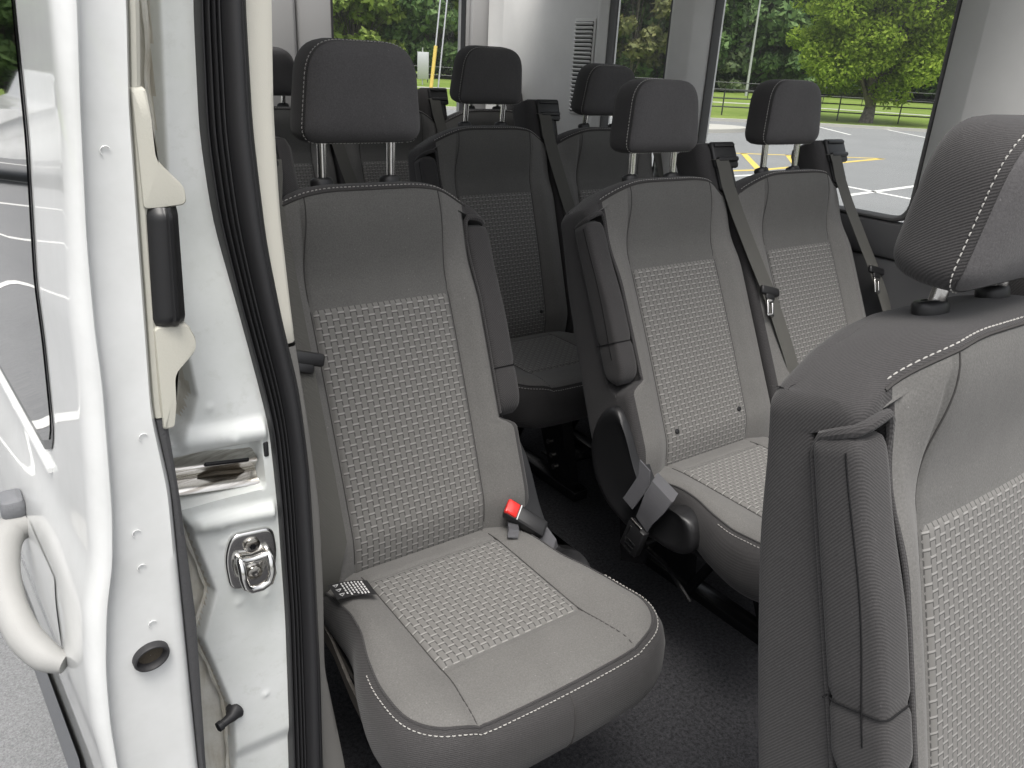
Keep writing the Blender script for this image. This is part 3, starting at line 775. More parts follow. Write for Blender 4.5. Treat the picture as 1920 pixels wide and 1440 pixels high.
def hook(poly, y0, y1, r):
    A = np.array([tuple(p) for a in rp([(x, z, rr) for (x, z), rr in zip(poly, r)], 6) for p in a]); c = A.mean(0); b = MB(); rr = []
    for y, k in ((y1, .98), (y0 + .006, 1.0), (y0 + .002, .985), (y0, .95), (y0 - .001, .6), (y0 - .001, .05)): rr.append([(*(c + (p - c) * k),) for p in A]); rr[-1] = [(p[0], y, p[1]) for p in rr[-1]]
    b.loft(rr); return b
hook([(.144, 1.140), (.146, 1.24), (.1575, 1.24), (.157, 1.184), (.1805, 1.157), (.1805, 1.142), (.157, 1.1395)], .738, .80, [.003, .003, .003, .012, .006, .005, .006]).build('grip_hook', M_BEIGE, door)
hook([(.137, .93), (.140, 1.035), (.170, 1.0335), (.1765, 1.017), (.1745, 1.006), (.1505, .984), (.147, .93)], .738, .80, [.003, .006, .006, .006, .006, .014, .003]).build('grip_hook', M_BEIGE, door)
b = MB(); rows = []
for z in np.linspace(1.034, 1.1415, 30):
    k = (z - 1.034) / .1075; e = .006 * (1 - min(1, min(k, 1 - k) / .06)) ; x0 = .1400 + .0065 * k; x1 = .1685 + .004 * k
    rows.append([(x0 + (x1 - x0) * u, .7405 - .010 * math.sin(math.pi * min(1, u * 1.05)) ** .7 - (.004 if .55 < u < .8 else 0) + e, z) for u in np.linspace(0, 1, 16)] + [(x1, .79, z)])
b.grid(rows); b.build('pull_grip', M_BLACK, door, 60)
# drain grommet in the door's front face
gc = np.array([.0955, .7325, .683]); b = MB(); ux = np.array([.95, 0, .3]); uz = np.array([-.3, 0, .95]) * .78
rr = []
for k, yy in ((1.0, .003), (.99, -.004), (.93, -.0065), (.84, -.0065), (.78, -.004), (.70, -.001), (.64, .006)):
    rr.append([gc + (ux * math.cos(a) + uz * math.sin(a)) * .0185 * k + np.array([0, yy, 0]) for a in np.linspace(0, 2 * math.pi, 32, endpoint=False)])
b.loft(rr, 0, False); gm = b.build('drain_grommet', M_RUBBER, door, 50)
M_DIRT = grainy('caked_dirt', (.11, .095, .075), .95, 1.0, 500, .1, .4)
b = MB(); b.grid([[gc + (ux * math.cos(a) + uz * math.sin(a)) * .0185 * k + np.array([0, .0025 - .0015 * (1 - k), 0]) for a in np.linspace(0, 2 * math.pi, 25)] for k in (.02, .3, .5, .68)]); b.build('dirt', M_DIRT, gm)
# little pressed dimples
for px_, pz in ((.118, .93), (.1, .83), (.1, .79), (.102, .72), (.12, 1.19)):
    b = MB(); b.tube([(px_ + .004 * math.cos(a), .7338, pz + .004 * math.sin(a)) for a in np.linspace(.6, 3.9, 10)], .0006, 5)
    b.build('pressed_dimple', M_PAINT, door)

# rear door jamb --------------------------------------------------
YJ = .84
cWL = smooth_curve(curve(wsL, YJ)); cWR = smooth_curve(curve(wsR, YJ)); cCR = smooth_curve(curve(crR, YJ + .02))
fold = np.array([(.19, .0), (.193, .30), (.196, .40), (.198, .465), (.172, .591), (.193, .655), (.173, .754), (.163, .775), (.150, .80), (.150, .86), (.172, .868), (.187, .888), (.196, .915), (.190, .981), (.189, 1.062), (.193, 1.163), (.203, 1.31), (.222, 1.6), (.23, 1.9)])
def bumpz(z, c, h, e=.008): return sm((z - (c - h)) / e) * sm(((c + h) - z) / e)
def jamb_y(x, z):
    xf = np.interp(z, fold[:, 1], fold[:, 0])
    fade = sm((np.interp(z, cWL[:, 1], cWL[:, 0]) - .001 - x) / .006)
    y = YJ + .032 * sm((xf - x) / .012)                                    # falls back beyond the fold
    y = y + .030 * bumpz(z, .815, .034, .012) * sm((.262 - x) / .006)       # recess of the roller track
    y = y - fade * .010 * bumpz(z - .06 * (.23 - x), .862, .02, .018) * sm((x - .16) / .02)        # ledge above the track
    y = y - fade * .010 * bumpz(z - .08 * (.23 - x), .752, .016, .014) * sm((x - .165) / .02)       # ledge below the track
    y = y + .006 * sm((z - 1.0) / .1)                                       # upper pillar leans back
    y = y + .0012 * np.sin(x * 70 + z * 23) * np.exp(-((z - .9) / .15) ** 2)
    y = y + .006 * sm((.40 - z) / .03) * sm((x - .205 - .02 * np.sin(z * 30)) / .01)
    for dx, dz, r in ((.228, .858, .004), (.203, .745, .004), (.205, .72, .004), (.212, .655, .003), (.217, .63, .005), (.252, .63, .005), (.24, .47, .004), (.206, .9, .004)):
        y = y - .0022 * np.exp(-((x - dx) ** 2 + (z - dz) ** 2) / r ** 2)
    return y
b = MB(); P = []
zs = np.linspace(-.25, 1.95, 560)
for z in zs:
    x0, x1 = .105, float(cx(cWL, z)) + .012
    xs = np.linspace(x0, x1, 80); P.append(np.column_stack([xs, jamb_y(xs, np.full_like(xs, z)), np.full_like(xs, z)]))
xfz = np.interp(zs, fold[:, 1], fold[:, 0])
def jm(i, j):
    x = P[i][j][0]; z = zs[i]
    return 1 if (x < xfz[i] - .007 and not (.775 < z < .885)) else 0
b.grid(P, jm); jamb = b.build('door_jamb', [M_JAMB, M_SEAL], van, 60)
jamb['label'] = 'white painted rear door jamb with dirty sealant'
# sealant bead beside the fold
b = MB(); zz = np.concatenate([np.linspace(.3, .765, 60)]); b.tube([(np.interp(z, fold[:, 1], fold[:, 0]) - .008 + .001 * math.sin(z * 120), .862 + .002 * math.sin(z * 57), z) for z in zz], .0028, 6)
b.tube([(np.interp(z, fold[:, 1], fold[:, 0]) - .01 + .001 * math.sin(z * 90), .868 + .002 * math.sin(z * 57), z) for z in np.linspace(.955, 1.9, 70)], .003, 6)
b.build('sealant_bead', M_SEAL, jamb)
# roller track
b = MB(); rows = []
for x in list(np.linspace(.09, .2575, 14)):
    dz = -.13 * (x - .17)
    rows.append([(x, yy, .8175 + zz_ + dz) for yy, zz_ in ((.874, .036), (.872, .020), (.862, .0155), (.853, .0135), (.850, .009), (.855, .004), (.860, -.003), (.862, -.010), (.856, -.0155), (.849, -.0185), (.8475, -.022), (.851, -.026), (.872, -.03))])
b.grid(rows); tr_o = b.build('roller_track', M_STEEL, van, 50)
b = MB(); b.box((.222, .8505, .8225), (.026, .0015, .0025), .0015, 0, np.array([[.99, 0, .13], [0, 1, 0], [-.13, 0, .99]])); b.build('track_slot', M_BLKMET, tr_o)
b = MB(); b.tube([(.19, .862, .806), (.21, .8605, .807), (.235, .8605, .802), (.245, .862, .799)], [.002, .006, .005, .001], 8, 0, True, (1, .4)); b.build('grease_stain', M_DIRT, tr_o)
b = MB(); b.box((.2655, .842, .833), (.003, .004, .010), .002); b.build('rubber_plug', M_RUBBER, jamb)
# rust dust under the track
M_RUST = mat('rusty_dust', (.30, .21, .13), .95)
b = MB(); b.tube([(.165, .868, .783), (.19, .868, .780), (.215, .869, .779)], [.004, .003, .0005], 6, 0, True, (1, .5)); b.build('rust_streak', M_RUST, jamb)
# striker
sx_, sz_ = .236, .690; stv = empty('striker', (0, 0, 0), van)
A = np.array([tuple(p) for a in rp([(sx_ - .029, sz_ - .037, .014), (sx_ - .033, sz_ + .012, .02), (sx_ - .022, sz_ + .042, .012), (sx_ + .029, sz_ + .038, .012), (sx_ + .033, sz_ + .0, .02), (sx_ + .024, sz_ - .041, .012)], 6) for p in a]); c = A.mean(0)
b = MB(); rr = []
for y, k in ((.842, 1.0), (.8365, 1.0), (.8345, .97), (.8338, .9), (.835, .6), (.8352, .05)): rr.append([(q[0], y, q[1]) for q in (c + (p - c) * k for p in A)])
b.loft(rr); b.build('striker_plate', M_CHROME, stv, 50)
b = MB(); lp = [(-.0165, .84, .010), (-.0165, .828, .009), (-.0165, .821, .003), (-.0165, .818, -.012), (-.0145, .8175, -.024), (-.008, .817, -.030), (.004, .817, -.031), (.0145, .8175, -.027), (.0185, .818, -.016), (.0185, .821, .002), (.0185, .828, .008), (.0185, .84, .009)]
b.tube([(sx_ + x, y, sz_ + z) for x, y, z in lp], .0052, 12); b.tube([(sx_ - .0165, .826, sz_ + .008), (sx_, .829, sz_ + .004), (sx_ + .0185, .826, sz_ + .007)], .0045, 10); b.build('striker_loop', M_CHROME, stv, 70)
for dz in (.022, -.018):
    b = MB(); b.cyl((sx_ + .001, .840, sz_ + dz), (sx_ + .001, .829, sz_ + dz), .0098, 20, 0, .002); sc = b.build('screw', M_STEEL, stv)
    b = MB(); b.cyl((sx_ + .001, .8295, sz_ + dz), (sx_ + .001, .8282, sz_ + dz), .0042, 6); b.build('screw_socket', M_BLKMET, sc)
# bump stop
b = MB(); b.tube([(.199, .842, .462), (.1975, .8405, .462), (.196, .839, .4618), (.193, .836, .4615), (.191, .834, .4612), (.186, .832, .461), (.178, .829, .460), (.1772, .8288, .460), (.172, .827, .4595), (.171, .8268, .4595)], [.012, .0125, .0105, .009, .0075, .006, .0055, .0068, .0066, .004], 16); b.build('bump_stop', M_RUBBER, van, 40)
# weather strip -----------------------------------------------------
b = MB(); rows = []
wx = np.linspace(0, 1, 61)
def wprof(u):
    h = .006
    for c_, w_, a in ((.06, .05, .010), (.18, .05, .012), (.30, .05, .012), (.41, .045, .010)): h += a * max(0, 1 - ((u - c_) / w_) ** 2) ** .5
    if u > .45: h += .022 * max(0, 1 - ((u - .73) / .285) ** 2) ** .6
    if abs(u - .80) < .02: h -= .0012
    return h
H = np.array([wprof(u) for u in wx])
for z in np.linspace(-.25, 1.9, 120):
    a, c = float(cx(cWL, z)), float(cx(cWR, z)) - .002
    rows.append([(a - .001, YJ + .01, z)] + [(a + (c - a) * u, YJ + .004 - h + .004 * u, z) for u, h in zip(wx, H)] + [(c + .001, YJ + .03, z)])
b.grid(rows); b.build('weatherstrip', M_RUBBER, van, 60)
# cream pillar trim and the grey liner below it
cWR2 = smooth_curve(curve(wsR, YJ + .01))
def trim_loft(z0, z1, n, pad=.0, flare=0.0):
    b = MB(); rows = []
    for z in np.linspace(z0, z1, n):
        a, c = float(cx(cWR2, z)) - .012, float(cx(cCR, z)) + pad; d = c - a
        e = .004 * max(0, 1 - (z - z0) / .006) ** 2
        rows.append([(a, YJ + .03, z), (a, YJ + .012 + e, z), (a + d * .4, YJ + .012 + e, z), (a + d * .8, YJ + .015 + e, z), (c - .002, YJ + .019 + e, z), (c, YJ + .026, z), (c - .001, YJ + .06, z), (c - .004, 1.0, z)])
    b.grid(rows); return b
trim_loft(.954, 1.9, 60).build('pillar_trim', M_CREAM, van)['label'] = 'cream pillar trim'
trim_loft(-.02, .951, 60).build('lower_pillar_trim', M_LINER, van)['label'] = 'grey lower pillar trim'

# interior shell ------------------------------------------------------
XL, YB, ZR = 2.2, 3.30, 1.93
b = MB(); b.grid([[(x, y, 0) for x in np.linspace(.12, 2.34, 40)] for y in np.linspace(-1.2, 3.4, 80)]); b.build('floor_carpet', M_CARPET, van)
b = MB(); b.grid([[(x, y, ZR - .05 * ((x - 1.25) / .95) ** 4) for x in np.linspace(.26, 2.24, 24)] for y in np.linspace(.78, 2.8, 20)]); b.build('partial_headliner', M_HEADLN, van)  # unseen strip of roof lining, cut short to let daylight onto the seats
# left wall: panels round the window openings
def wall_panel(y0, y1, z0, z1, x=XL, th=.05, bev=.008):
    b = MB(); b.box((x + th / 2, (y0 + y1) / 2, (z0 + z1) / 2), (th / 2, (y1 - y0) / 2, (z1 - z0) / 2), bev); return b
wall_panel(-1.2, 3.28, .002, .80).build('lower_wall_panel', M_WALLD, van)['label'] = 'dark grey lower side wall panel'
wall_panel(-1.2, 3.28, .803, .905, XL - .006, .056, .012).build('window_sill', M_WALLD, van)
wall_panel(2.462, 3.28, .908, 1.62, XL - .004, .054).build('rear_quarter_panel', M_WALL, van)
wall_panel(-1.2, 3.28, 1.623, 1.92, XL - .01, .06).build('roof_rail_panel', M_WALL, van)
def pillar(y0, y1, zt=1.64, zb=.9, d=.05, bev=.05, bev2=None, slope=0.0):
    """trapezoid pillar cover bulging into the cabin"""
    b = MB(); rows = []; bev2 = bev if bev2 is None else bev2
    for z in np.linspace(zb, zt, 14):
        k = slope * (z - zb); a, c = y0 + k, y1 + k * .3
        pts = [(XL + .05, a), (XL + .005, a), (XL - .006, a + .006), (XL - d + .006, a + bev - .004), (XL - d, a + bev + .004), (XL - d - .003, (a + c) / 2), (XL - d, c - bev2 - .004), (XL - d + .006, c - bev2 + .004), (XL - .006, c - .006), (XL + .005, c), (XL + .05, c)]
        rows.append([(x, y, z) for x, y in pts])
    b.grid(rows); return b
pillar(1.949, 2.142, d=.045, bev=.05).build('window_pillar', M_WALL, van, 50)
pillar(.45, 1.142, d=.06, bev=.10).build('window_pillar', M_WALL, van, 50)
pillar(2.462, 2.53, d=.02, bev=.02).build('window_pillar', M_WALL, van, 50)
# windows
def window(y0, y1, z0, z1, r=.05):
    ring = [tuple(p) for a in rp([(y0, z0, r), (y1, z0, r), (y1, z1, r), (y0, z1, r)], 8) for p in a]; A = np.array(ring); c = A.mean(0)
    hy, hz = (y1 - y0) / 2, (z1 - z0) / 2; b = MB(); rr = []
    for x, e in ((XL + .03, .008), (XL + .004, .008), (XL - .001, .005), (XL - .0015, .0), (XL + .004, -.004), (XL + .03, -.006)):
        rr.append([(x, c[0] + (p[0] - c[0]) * (1 + e / hy), c[1] + (p[1] - c[1]) * (1 + e / hz)) for p in A])
    b.loft(rr, 0, False); f = b.build('side_window', M_FRAME, van, 40)
    b = MB(); b.add([(XL + .032, p[0], p[1]) for p in A], [tuple(range(len(A)))]); b.build('pane', M_PANE, f)
window(1.150, 1.944, .915, 1.63, .055)
window(2.148, 2.460, .915, 1.63, .04)
# louvred vent
vy0, vy1, vz0, vz1 = 2.535, 2.640, 1.10, 1.435; xv = XL - .008
vent = MB(); vent.box((xv - .001, (vy0 + vy1) / 2, (vz0 + vz1) / 2), (.004, (vy1 - vy0) / 2 + .010, (vz1 - vz0) / 2 + .010), .004); vo = vent.build('wall_vent', M_WALL, van)
b = MB(); b.box((xv - .0055, (vy0 + vy1) / 2, (vz0 + vz1) / 2), (.001, (vy1 - vy0) / 2, (vz1 - vz0) / 2), .0008); b.build('vent_cavity', M_BLKMET, vo)
b = MB(); nsl = 22
for k in range(nsl):
    z = vz0 + (k + .5) * (vz1 - vz0) / nsl; b.box((xv - .010, (vy0 + vy1) / 2, z), (.005, (vy1 - vy0) / 2, .0034), .0015, 0, np.array([[.8, 0, .6], [0, 1, 0], [-.6, 0, .8]]))
b.build('vent_slats', M_WALL, vo)
# curved rear corner panel and rear doors
b = MB(); rows = []
for z in np.linspace(0, 1.92, 12):
    rows.append([(XL - .004, 3.16, z), (XL - .006, 3.2, z), (XL - .02, 3.235, z), (XL - .022, 3.25, z), (XL + .03, 3.27, z)])
b.grid(rows); b.build('corner_trim', M_WALL, van, 60)
YR = 3.3
def rear_door(x0, x1, wx0, wx1):
    wz0, wz1 = .92, 1.66; b = MB()
    for (a, c, z0, z1) in ((x0, x1, .02, wz0), (x0, x1, wz1, 1.92), (x0, wx0, wz0 + .001, wz1 - .001), (wx1, x1, wz0 + .001, wz1 - .001)):
        b.box(((a + c) / 2, YR + .03, (z0 + z1) / 2), ((c - a) / 2, .03, (z1 - z0) / 2), .012)
    d = b.build('rear_door', M_REAR, van, 40)
    b = MB(); ring = np.array([tuple(p) for a in rp([(wx0, wz0, .05), (wx1, wz0, .05), (wx1, wz1, .05), (wx0, wz1, .05)], 6) for p in a]); c = ring.mean(0); rr = []
    for y, k in ((YR + .01, 1.02), (YR - .004, 1.02), (YR - .006, 1.0), (YR + .02, .985)): rr.append([(*(c + (p - c) * k)[:1], y, (c + (p - c) * k)[1]) for p in ring])
    b.loft(rr, 0, False); f = b.build('rear_window', M_RUBBER, d)
    b = MB(); b.add([(p[0], YR + .04, p[1]) for p in ring], [tuple(range(len(ring)))]); b.build('pane', M_PANE, f)
    b = MB(); b.box(((wx1 + x1) / 2 + .005, YR - .012, 1.3), ((x1 - wx1) / 2 - .02, .014, .34), .012); b.build('door_trim', M_REAR, d)
    return d
rear_door(1.30, 2.24, 1.448, 2.080)
rear_door(.36, 1.294, .50, 1.10)
# wiper-like demister / aerial lines are outside; right wall behind the door opening
b = MB(); b.box((.285, 2.1, .48), (.02, 1.2, .46), .01); b.build('right_wall_panel', M_WALLD, van)
# floor hardware seen in the aisle
b = MB()
for k in range(14): b.cyl((1.66 + random.uniform(-.06, .06), 1.87 + random.uniform(-.05, .05), .0), (1.66 + random.uniform(-.06, .06), 1.87 + random.uniform(-.05, .05), .004), .004, 8)
b.box((1.66, 1.87, .003), (.08, .06, .003), .002, 1); b.build('floor_bracket', [M_STEEL, M_BLKMET], van)

# ------------------------------------------------------------------ outside
GZ = -.65
M_ASPH = mat('asphalt', (.12, .125, .13), .85, spec=.3); g = NG(M_ASPH); c = g.coord()
n = g.noise(c, 160, 3, .8); n2 = g.noise(c, .35, 5, .6)
g.base(g.mix(.45, g.ramp(n, (.08, .083, .085), (.36, .365, .37), .3, .72), g.ramp(n2, (.16, .165, .17), (.22, .225, .23), .3, .7))); g.bump(n, .8, .004)
M_LINE = mat('road_paint_white', (.7, .7, .68), .7); M_LINEY = mat('road_paint_yellow', (.62, .46, .10), .7)
M_GRASS = mat('lawn', (.13, .19, .035), .9, spec=.1); g = NG(M_GRASS); c = g.coord(); n = g.noise(c, 2.2, 5, .7); n2 = g.noise(c, .12, 3)
g.base(g.mix(.5, g.ramp(n, (.09, .15, .025), (.20, .26, .06), .3, .7), g.ramp(n2, (.11, .17, .03), (.20, .25, .07), .35, .65)))
M_CONC = mat('concrete', (.40, .39, .36), .85)
M_BARK = mat('bark', (.12, .10, .085), .95); g = NG(M_BARK); c = g.coord(); n = g.noise(c, 6, 5, .7); g.base(g.ramp(n, (.06, .05, .04), (.20, .175, .15), .3, .7))
def leafmat(name, a, b_, tr_=.25):
    M = mat(name, a, .7, spec=.25); g = NG(M); gi = g.n('ShaderNodeNewGeometry')
    g.base(g.ramp(gi.outputs['Random Per Island'], a, b_))
    t = M.node_tree; o = [x for x in t.nodes if x.type == 'OUTPUT_MATERIAL'][0]; tl = t.nodes.new('ShaderNodeBsdfTranslucent'); mx = t.nodes.new('ShaderNodeMixShader'); mx.inputs[0].default_value = tr_
    rp_ = [x for x in t.nodes if x.type == 'VALTORGB'][0]; t.links.new(rp_.outputs[0], tl.inputs[0]); t.links.new(g.b.outputs[0], mx.inputs[1]); t.links.new(tl.outputs[0], mx.inputs[2]); t.links.new(mx.outputs[0], o.inputs[0])
    return M
M_LEAF = leafmat('bright_leaves', (.16, .26, .02), (.38, .49, .07), .5)
M_LEAFD = leafmat('dark_leaves', (.07, .135, .045), (.17, .26, .09))
M_LEAFY = leafmat('yellow_green_leaves', (.14, .21, .04), (.32, .40, .10), .35)
M_LEAFP = leafmat('pine_needles', (.08, .125, .055), (.19, .24, .11))
M_LEAFR = leafmat('brown_leaves', (.10, .12, .045), (.20, .20, .08))
M_GALV = mat('galvanised_steel', (.50, .51, .52), .45, .6)
M_FENCE = mat('black_fence_metal', (.02, .022, .022), .5)
b = MB(); b.grid([[(x, y, GZ) for x in np.linspace(-120, 420, 28)] for y in np.linspace(-120, 420, 28)]); gr = b.build('ground', M_GRASS); tag(gr, kind='structure')
# parking lot sheet (4 mm above the ground)
b = MB(); lot = [(-60, -60), (60, -60), (45, 6), (39.5, 15.5), (31.0, 22.6), (21.5, 27.5), (6, 34), (-60, 40)]
b.add([(x, y, GZ + .004) for x, y in lot], [tuple(range(len(lot)))]); lo_ = b.build('parking_lot', M_ASPH); tag(lo_, kind='structure')
def paint(name, segs, m, w_=.11):
    b = MB()
    for (x0, y0), (x1, y1) in segs:
        d = np.array([x1 - x0, y1 - y0]); d = d / np.linalg.norm(d); n_ = np.array([-d[1], d[0]]) * w_ / 2
        b.add([(x0 - n_[0], y0 - n_[1], GZ + .008), (x0 + n_[0], y0 + n_[1], GZ + .008), (x1 + n_[0], y1 + n_[1], GZ + .008), (x1 - n_[0], y1 - n_[1], GZ + .008)], [(0, 1, 2, 3)])
    o = b.build(name, m); tag(o, kind='structure'); return o
paint('stall_lines', [((31.6, 21.4), (28.7, 17.9)), ((34.4, 19.8), (31.4, 16.2)), ((14.55, 9.3), (14.2, 7.2)), ((13.2, 8.13), (16.8, 8.5)), ((12.2, 10.7), (14.8, 10.64))] + [((-9.5, y), (-.9, y)) for y in (4.7, 7.8, 10.7, 13.6, 16.6, 19.6)], M_LINE, .13)
paint('hatched_island', [((15.2, 15.0), (21.02, 12.02)), ((12.3, 11.45), (14.9, 11.23)), ((14.9, 11.23), (21.02, 12.02)), ((17.5, 13.87), (14.86, 11.3)), ((18.64, 13.31), (16.44, 11.45)), ((16.2, 14.5), (13.4, 11.4))], M_LINEY, .16)
# kerb and pale island at the edge of the lawn
b = MB(); kp = [(45, 6), (39.5, 15.5), (31.0, 22.6), (21.5, 27.5), (6, 34)]
b.strip([(x, y, GZ + .06) for x, y in kp], [(.08, .1, 0)] * len(kp), (0, 0, .06)); kb = b.build('kerb', M_CONC); tag(kb, kind='structure')
b = MB(); b.prism([(22.5 + 2.6 * math.cos(a), 20.3 + 1.3 * math.sin(a)) for a in np.linspace(0, 2 * math.pi, 24, endpoint=False)], 2, GZ, GZ + .13); ki = b.build('kerb_island', M_CONC); tag(ki, kind='structure')

# trees
def leaf_cloud(b, blobs, per, size, rg, flat=.5):
    for (c, r) in blobs:
        c = np.asarray(c, float); r = np.asarray(r if np.ndim(r) else [r] * 3, float)
        n_ = per; d = rg.normal(size=(n_, 3)); d /= np.linalg.norm(d, axis=1)[:, None]
        rad = rg.uniform(.35, 1, n_) ** .6; p = c + d * r * rad[:, None]
        nn = rg.normal(size=(n_, 3)) + d * 1.0 + np.array([0, 0, .6]); nn /= np.linalg.norm(nn, axis=1)[:, None]
        tt = np.cross(nn, rg.normal(size=(n_, 3))); tt /= np.linalg.norm(tt, axis=1)[:, None]; bb = np.cross(nn, tt)
        s_ = size * rg.uniform(.6, 1.4, n_)[:, None]
        V = np.stack([p - tt * s_, p + bb * s_ * .55 - nn * s_ * .15, p + tt * s_, p - bb * s_ * .55 - nn * s_ * .15], 1).reshape(-1, 3)
        b.add(V, [(4 * i, 4 * i + 1, 4 * i + 2, 4 * i + 3) for i in range(n_)])
def tree(name, loc, H, cr, trunk_h, tr_r, leafm, nb, per, size, seed, label, group=None, squash=1.0, droop=0.0, lean=0.0, conifer=False):
    rg = np.random.default_rng(seed); root = empty(name, (loc[0], loc[1], GZ)); tag(root, label, 'tree', group)
    b = MB(); pts = [(0, 0, -.2), (.02 * H * lean, 0, trunk_h * .5), (.05 * H * lean, .01 * H, trunk_h), (.07 * H * lean, 0, H * .6), (.05 * H * lean, 0, H * .92)]
    b.tube(pts, [tr_r * 1.35, tr_r, tr_r * .85, tr_r * .5, tr_r * .1], 10)
    blobs = []
    for k in range(nb):
        if conifer:
            q = rg.uniform(0, 1); zz = trunk_h + (H - trunk_h) * q; rr = cr * (1 - q) * .9 + .25; a = rg.uniform(0, 6.28); rad = rr * rg.uniform(.2, 1)
            blobs.append(((rad * math.cos(a), rad * math.sin(a), zz - .2 * rad), (cr * .28, cr * .28, cr * .13)))
        else:
            d = rg.normal(size=3); d /= np.linalg.norm(d); rad = rg.uniform(.25, 1) ** .5
            c = np.array([0, 0, (H + trunk_h) / 2]) + d * rad * np.array([cr, cr * squash, (H - trunk_h) / 2])
            hr_ = math.hypot(c[0], c[1]) / cr
            c[2] -= droop * hr_ ** 2
            rb = cr * rg.uniform(.17, .30); blobs.append((c, (rb, rb, rb * .75)))
            if k % 3 == 0:
                s0 = np.array([0, 0, trunk_h * rg.uniform(.7, 1.3)]); mid = s0 * .5 + c * .5 + np.array([0, 0, .08 * H]); b.tube([s0, mid, c], [tr_r * .4, tr_r * .22, tr_r * .06], 6)
    b.build('trunk', M_BARK, root, 60)
    f = MB(); leaf_cloud(f, blobs, per, size, rg); f.build('crown', leafm, root, 0, False)
    return root
tree('broadleaf_tree', (38.4, 23.3), 12.5, 4.1, 1.0, .28, M_LEAF, 190, 480, .10, 11, 'bright green leafy tree on the lawn edge beyond the parking lot', None, 1.0, 1.0, .6)
# near-window trees through the rear glass and the wood beyond the fence
WG = 'trees of the wood beyond the fence'
protos = [tree('broadleaf_tree', (66, 110), 19, 7.0, .3, .3, M_LEAFY, 110, 150, .42, 21, 'x', WG), tree('broadleaf_tree', (92, 84), 22, 7.5, .3, .35, M_LEAFD, 120, 150, .42, 22, 'x', WG),
          tree('conifer_tree', (84, 96), 24, 5.2, .5, .3, M_LEAFP, 110, 120, .40, 23, 'x', WG, conifer=True), tree('broadleaf_tree', (70, 100), 12, 4.5, 1.0, .2, M_LEAFR, 60, 110, .34, 24, 'x', WG)]
wood = []
# (direction slope x/y, distance, prototype, scale)
spots = [(.36, 92, 0, 1.0), (.42, 100, 1, .9), (.47, 86, 0, .85), (.53, 96, 0, 1.05), (.58, 88, 1, .8), (.63, 99, 0, 1.1), (.69, 90, 0, .9), (.76, 97, 1, 1.0),
         (.86, 100, 2, 1.0), (.91, 96, 1, .8), (.95, 92, 3, 1.1), (.985, 104, 2, 1.1), (1.03, 95, 1, .95), (1.08, 108, 2, 1.0), (1.13, 98, 2, .9),
         (1.20, 112, 1, 1.1), (1.26, 103, 1, .95), (1.33, 110, 2, .9), (1.40, 104, 1, 1.05), (1.48, 112, 1, 1.1), (1.56, 105, 1, .9), (1.66, 110, 1, 1.1), (1.78, 104, 1, 1.0), (1.9, 112, 1, 1.1), (2.05, 106, 1, .95), (2.2, 110, 2, 1.0), (2.4, 105, 1, 1.0), (2.65, 108, 1, 1.1)]
LB = {0: 'yellow green broadleaf tree of the wood seen through the rear window', 1: 'dark green broadleaf tree of the wood beyond the fence', 2: 'tall dull green conifer in the wood beyond the fence', 3: 'small olive tree seen through the narrow side window'}
seen = set()
for (sl, D, k, s_) in spots:
    y = D / math.hypot(1, sl); x = sl * y
    o = protos[k] if k not in seen else copy_tree(protos[k]); seen.add(k)
    o.location = (x, y, GZ - .3); o.scale = (s_, s_, s_); o.rotation_euler = (0, 0, sl * 37); o['label'] = LB[k]; o['group'] = WG + ', ' + ('yellow green' if k == 0 else 'dark' if k == 1 else 'conifers' if k == 2 else 'olive')
# far wood behind them: one mass
b = MB(); rg = np.random.default_rng(5); blobs = []
for sl in np.linspace(.25, 3.2, 150):
    D = 122 + rg.uniform(-3, 10); y = D / math.hypot(1, sl); x = sl * y
    for zz in np.arange(1, 24, 3.4): blobs.append(((x + rg.uniform(-1.5, 1.5), y + rg.uniform(-1.5, 1.5), GZ + zz), (2.6, 2.6, 2.2)))
leaf_cloud(b, blobs, 42, .75, rg); wd = b.build('wood', M_LEAFD, None, 0, False); tag(wd, 'dark green mass of woodland behind the single trees', 'wood', None, 'stuff')
# lamp post
lp0 = (88.5 * .75, 71.2 * .75)
root = empty('lamp_post', (*lp0, GZ)); tag(root, 'tall grey lamp post in front of the dark wood', 'lamp post')
b = MB(); b.tube([(0, 0, 0), (0, 0, 5), (0, 0, 11.0)], [.14, .11, .07], 10); b.build('pole', M_GALV, root)
b = MB(); b.tube([(-.9, .3, 10.9), (.9, -.3, 10.9)], .05, 8)
for q in (-.9, .9): b.box((q, -q / 3, 10.8), (.3, .2, .1), .05)
b.build('lamp_head', M_GALV, root)
# chain-link fences: posts and rails
def fence(name, pts, h, label, rails=2):
    root = empty(name, (*pts[0], GZ)); tag(root, label, 'fence'); o = np.array([*pts[0], 0]); b = MB()
    for k in range(rails):
        zz = h * (1 - k / max(1, rails)) if rails > 1 else h
        b.tube([(x - o[0], y - o[1], zz) for x, y in pts], .035, 6)
    b.build('rail', M_FENCE, root)
    P = np.array(pts); L = np.concatenate([[0], np.cumsum(np.linalg.norm(np.diff(P, axis=0), axis=1))])
    p = MB()
    for d in np.arange(0, L[-1], 3.0):
        x, y = np.interp(d, L, P[:, 0]) - o[0], np.interp(d, L, P[:, 1]) - o[1]; p.tube([(x, y, 0), (x, y, h + .05)], .035, 6)
    p.build('fence_posts', M_FENCE, root)['kind'] = 'stuff'
    return root
fence('wire_fence', [(8, 74), (34, 62), (56.7, 46.6), (66, 34), (74, 10)], 1.25, 'thin black wire fence across the far lawn')
fence('wire_fence', [(30, 29), (36.5, 25.5), (43.5, 19.5), (50, 10)], 1.2, 'thin black fence passing right behind the bright tree', 3)
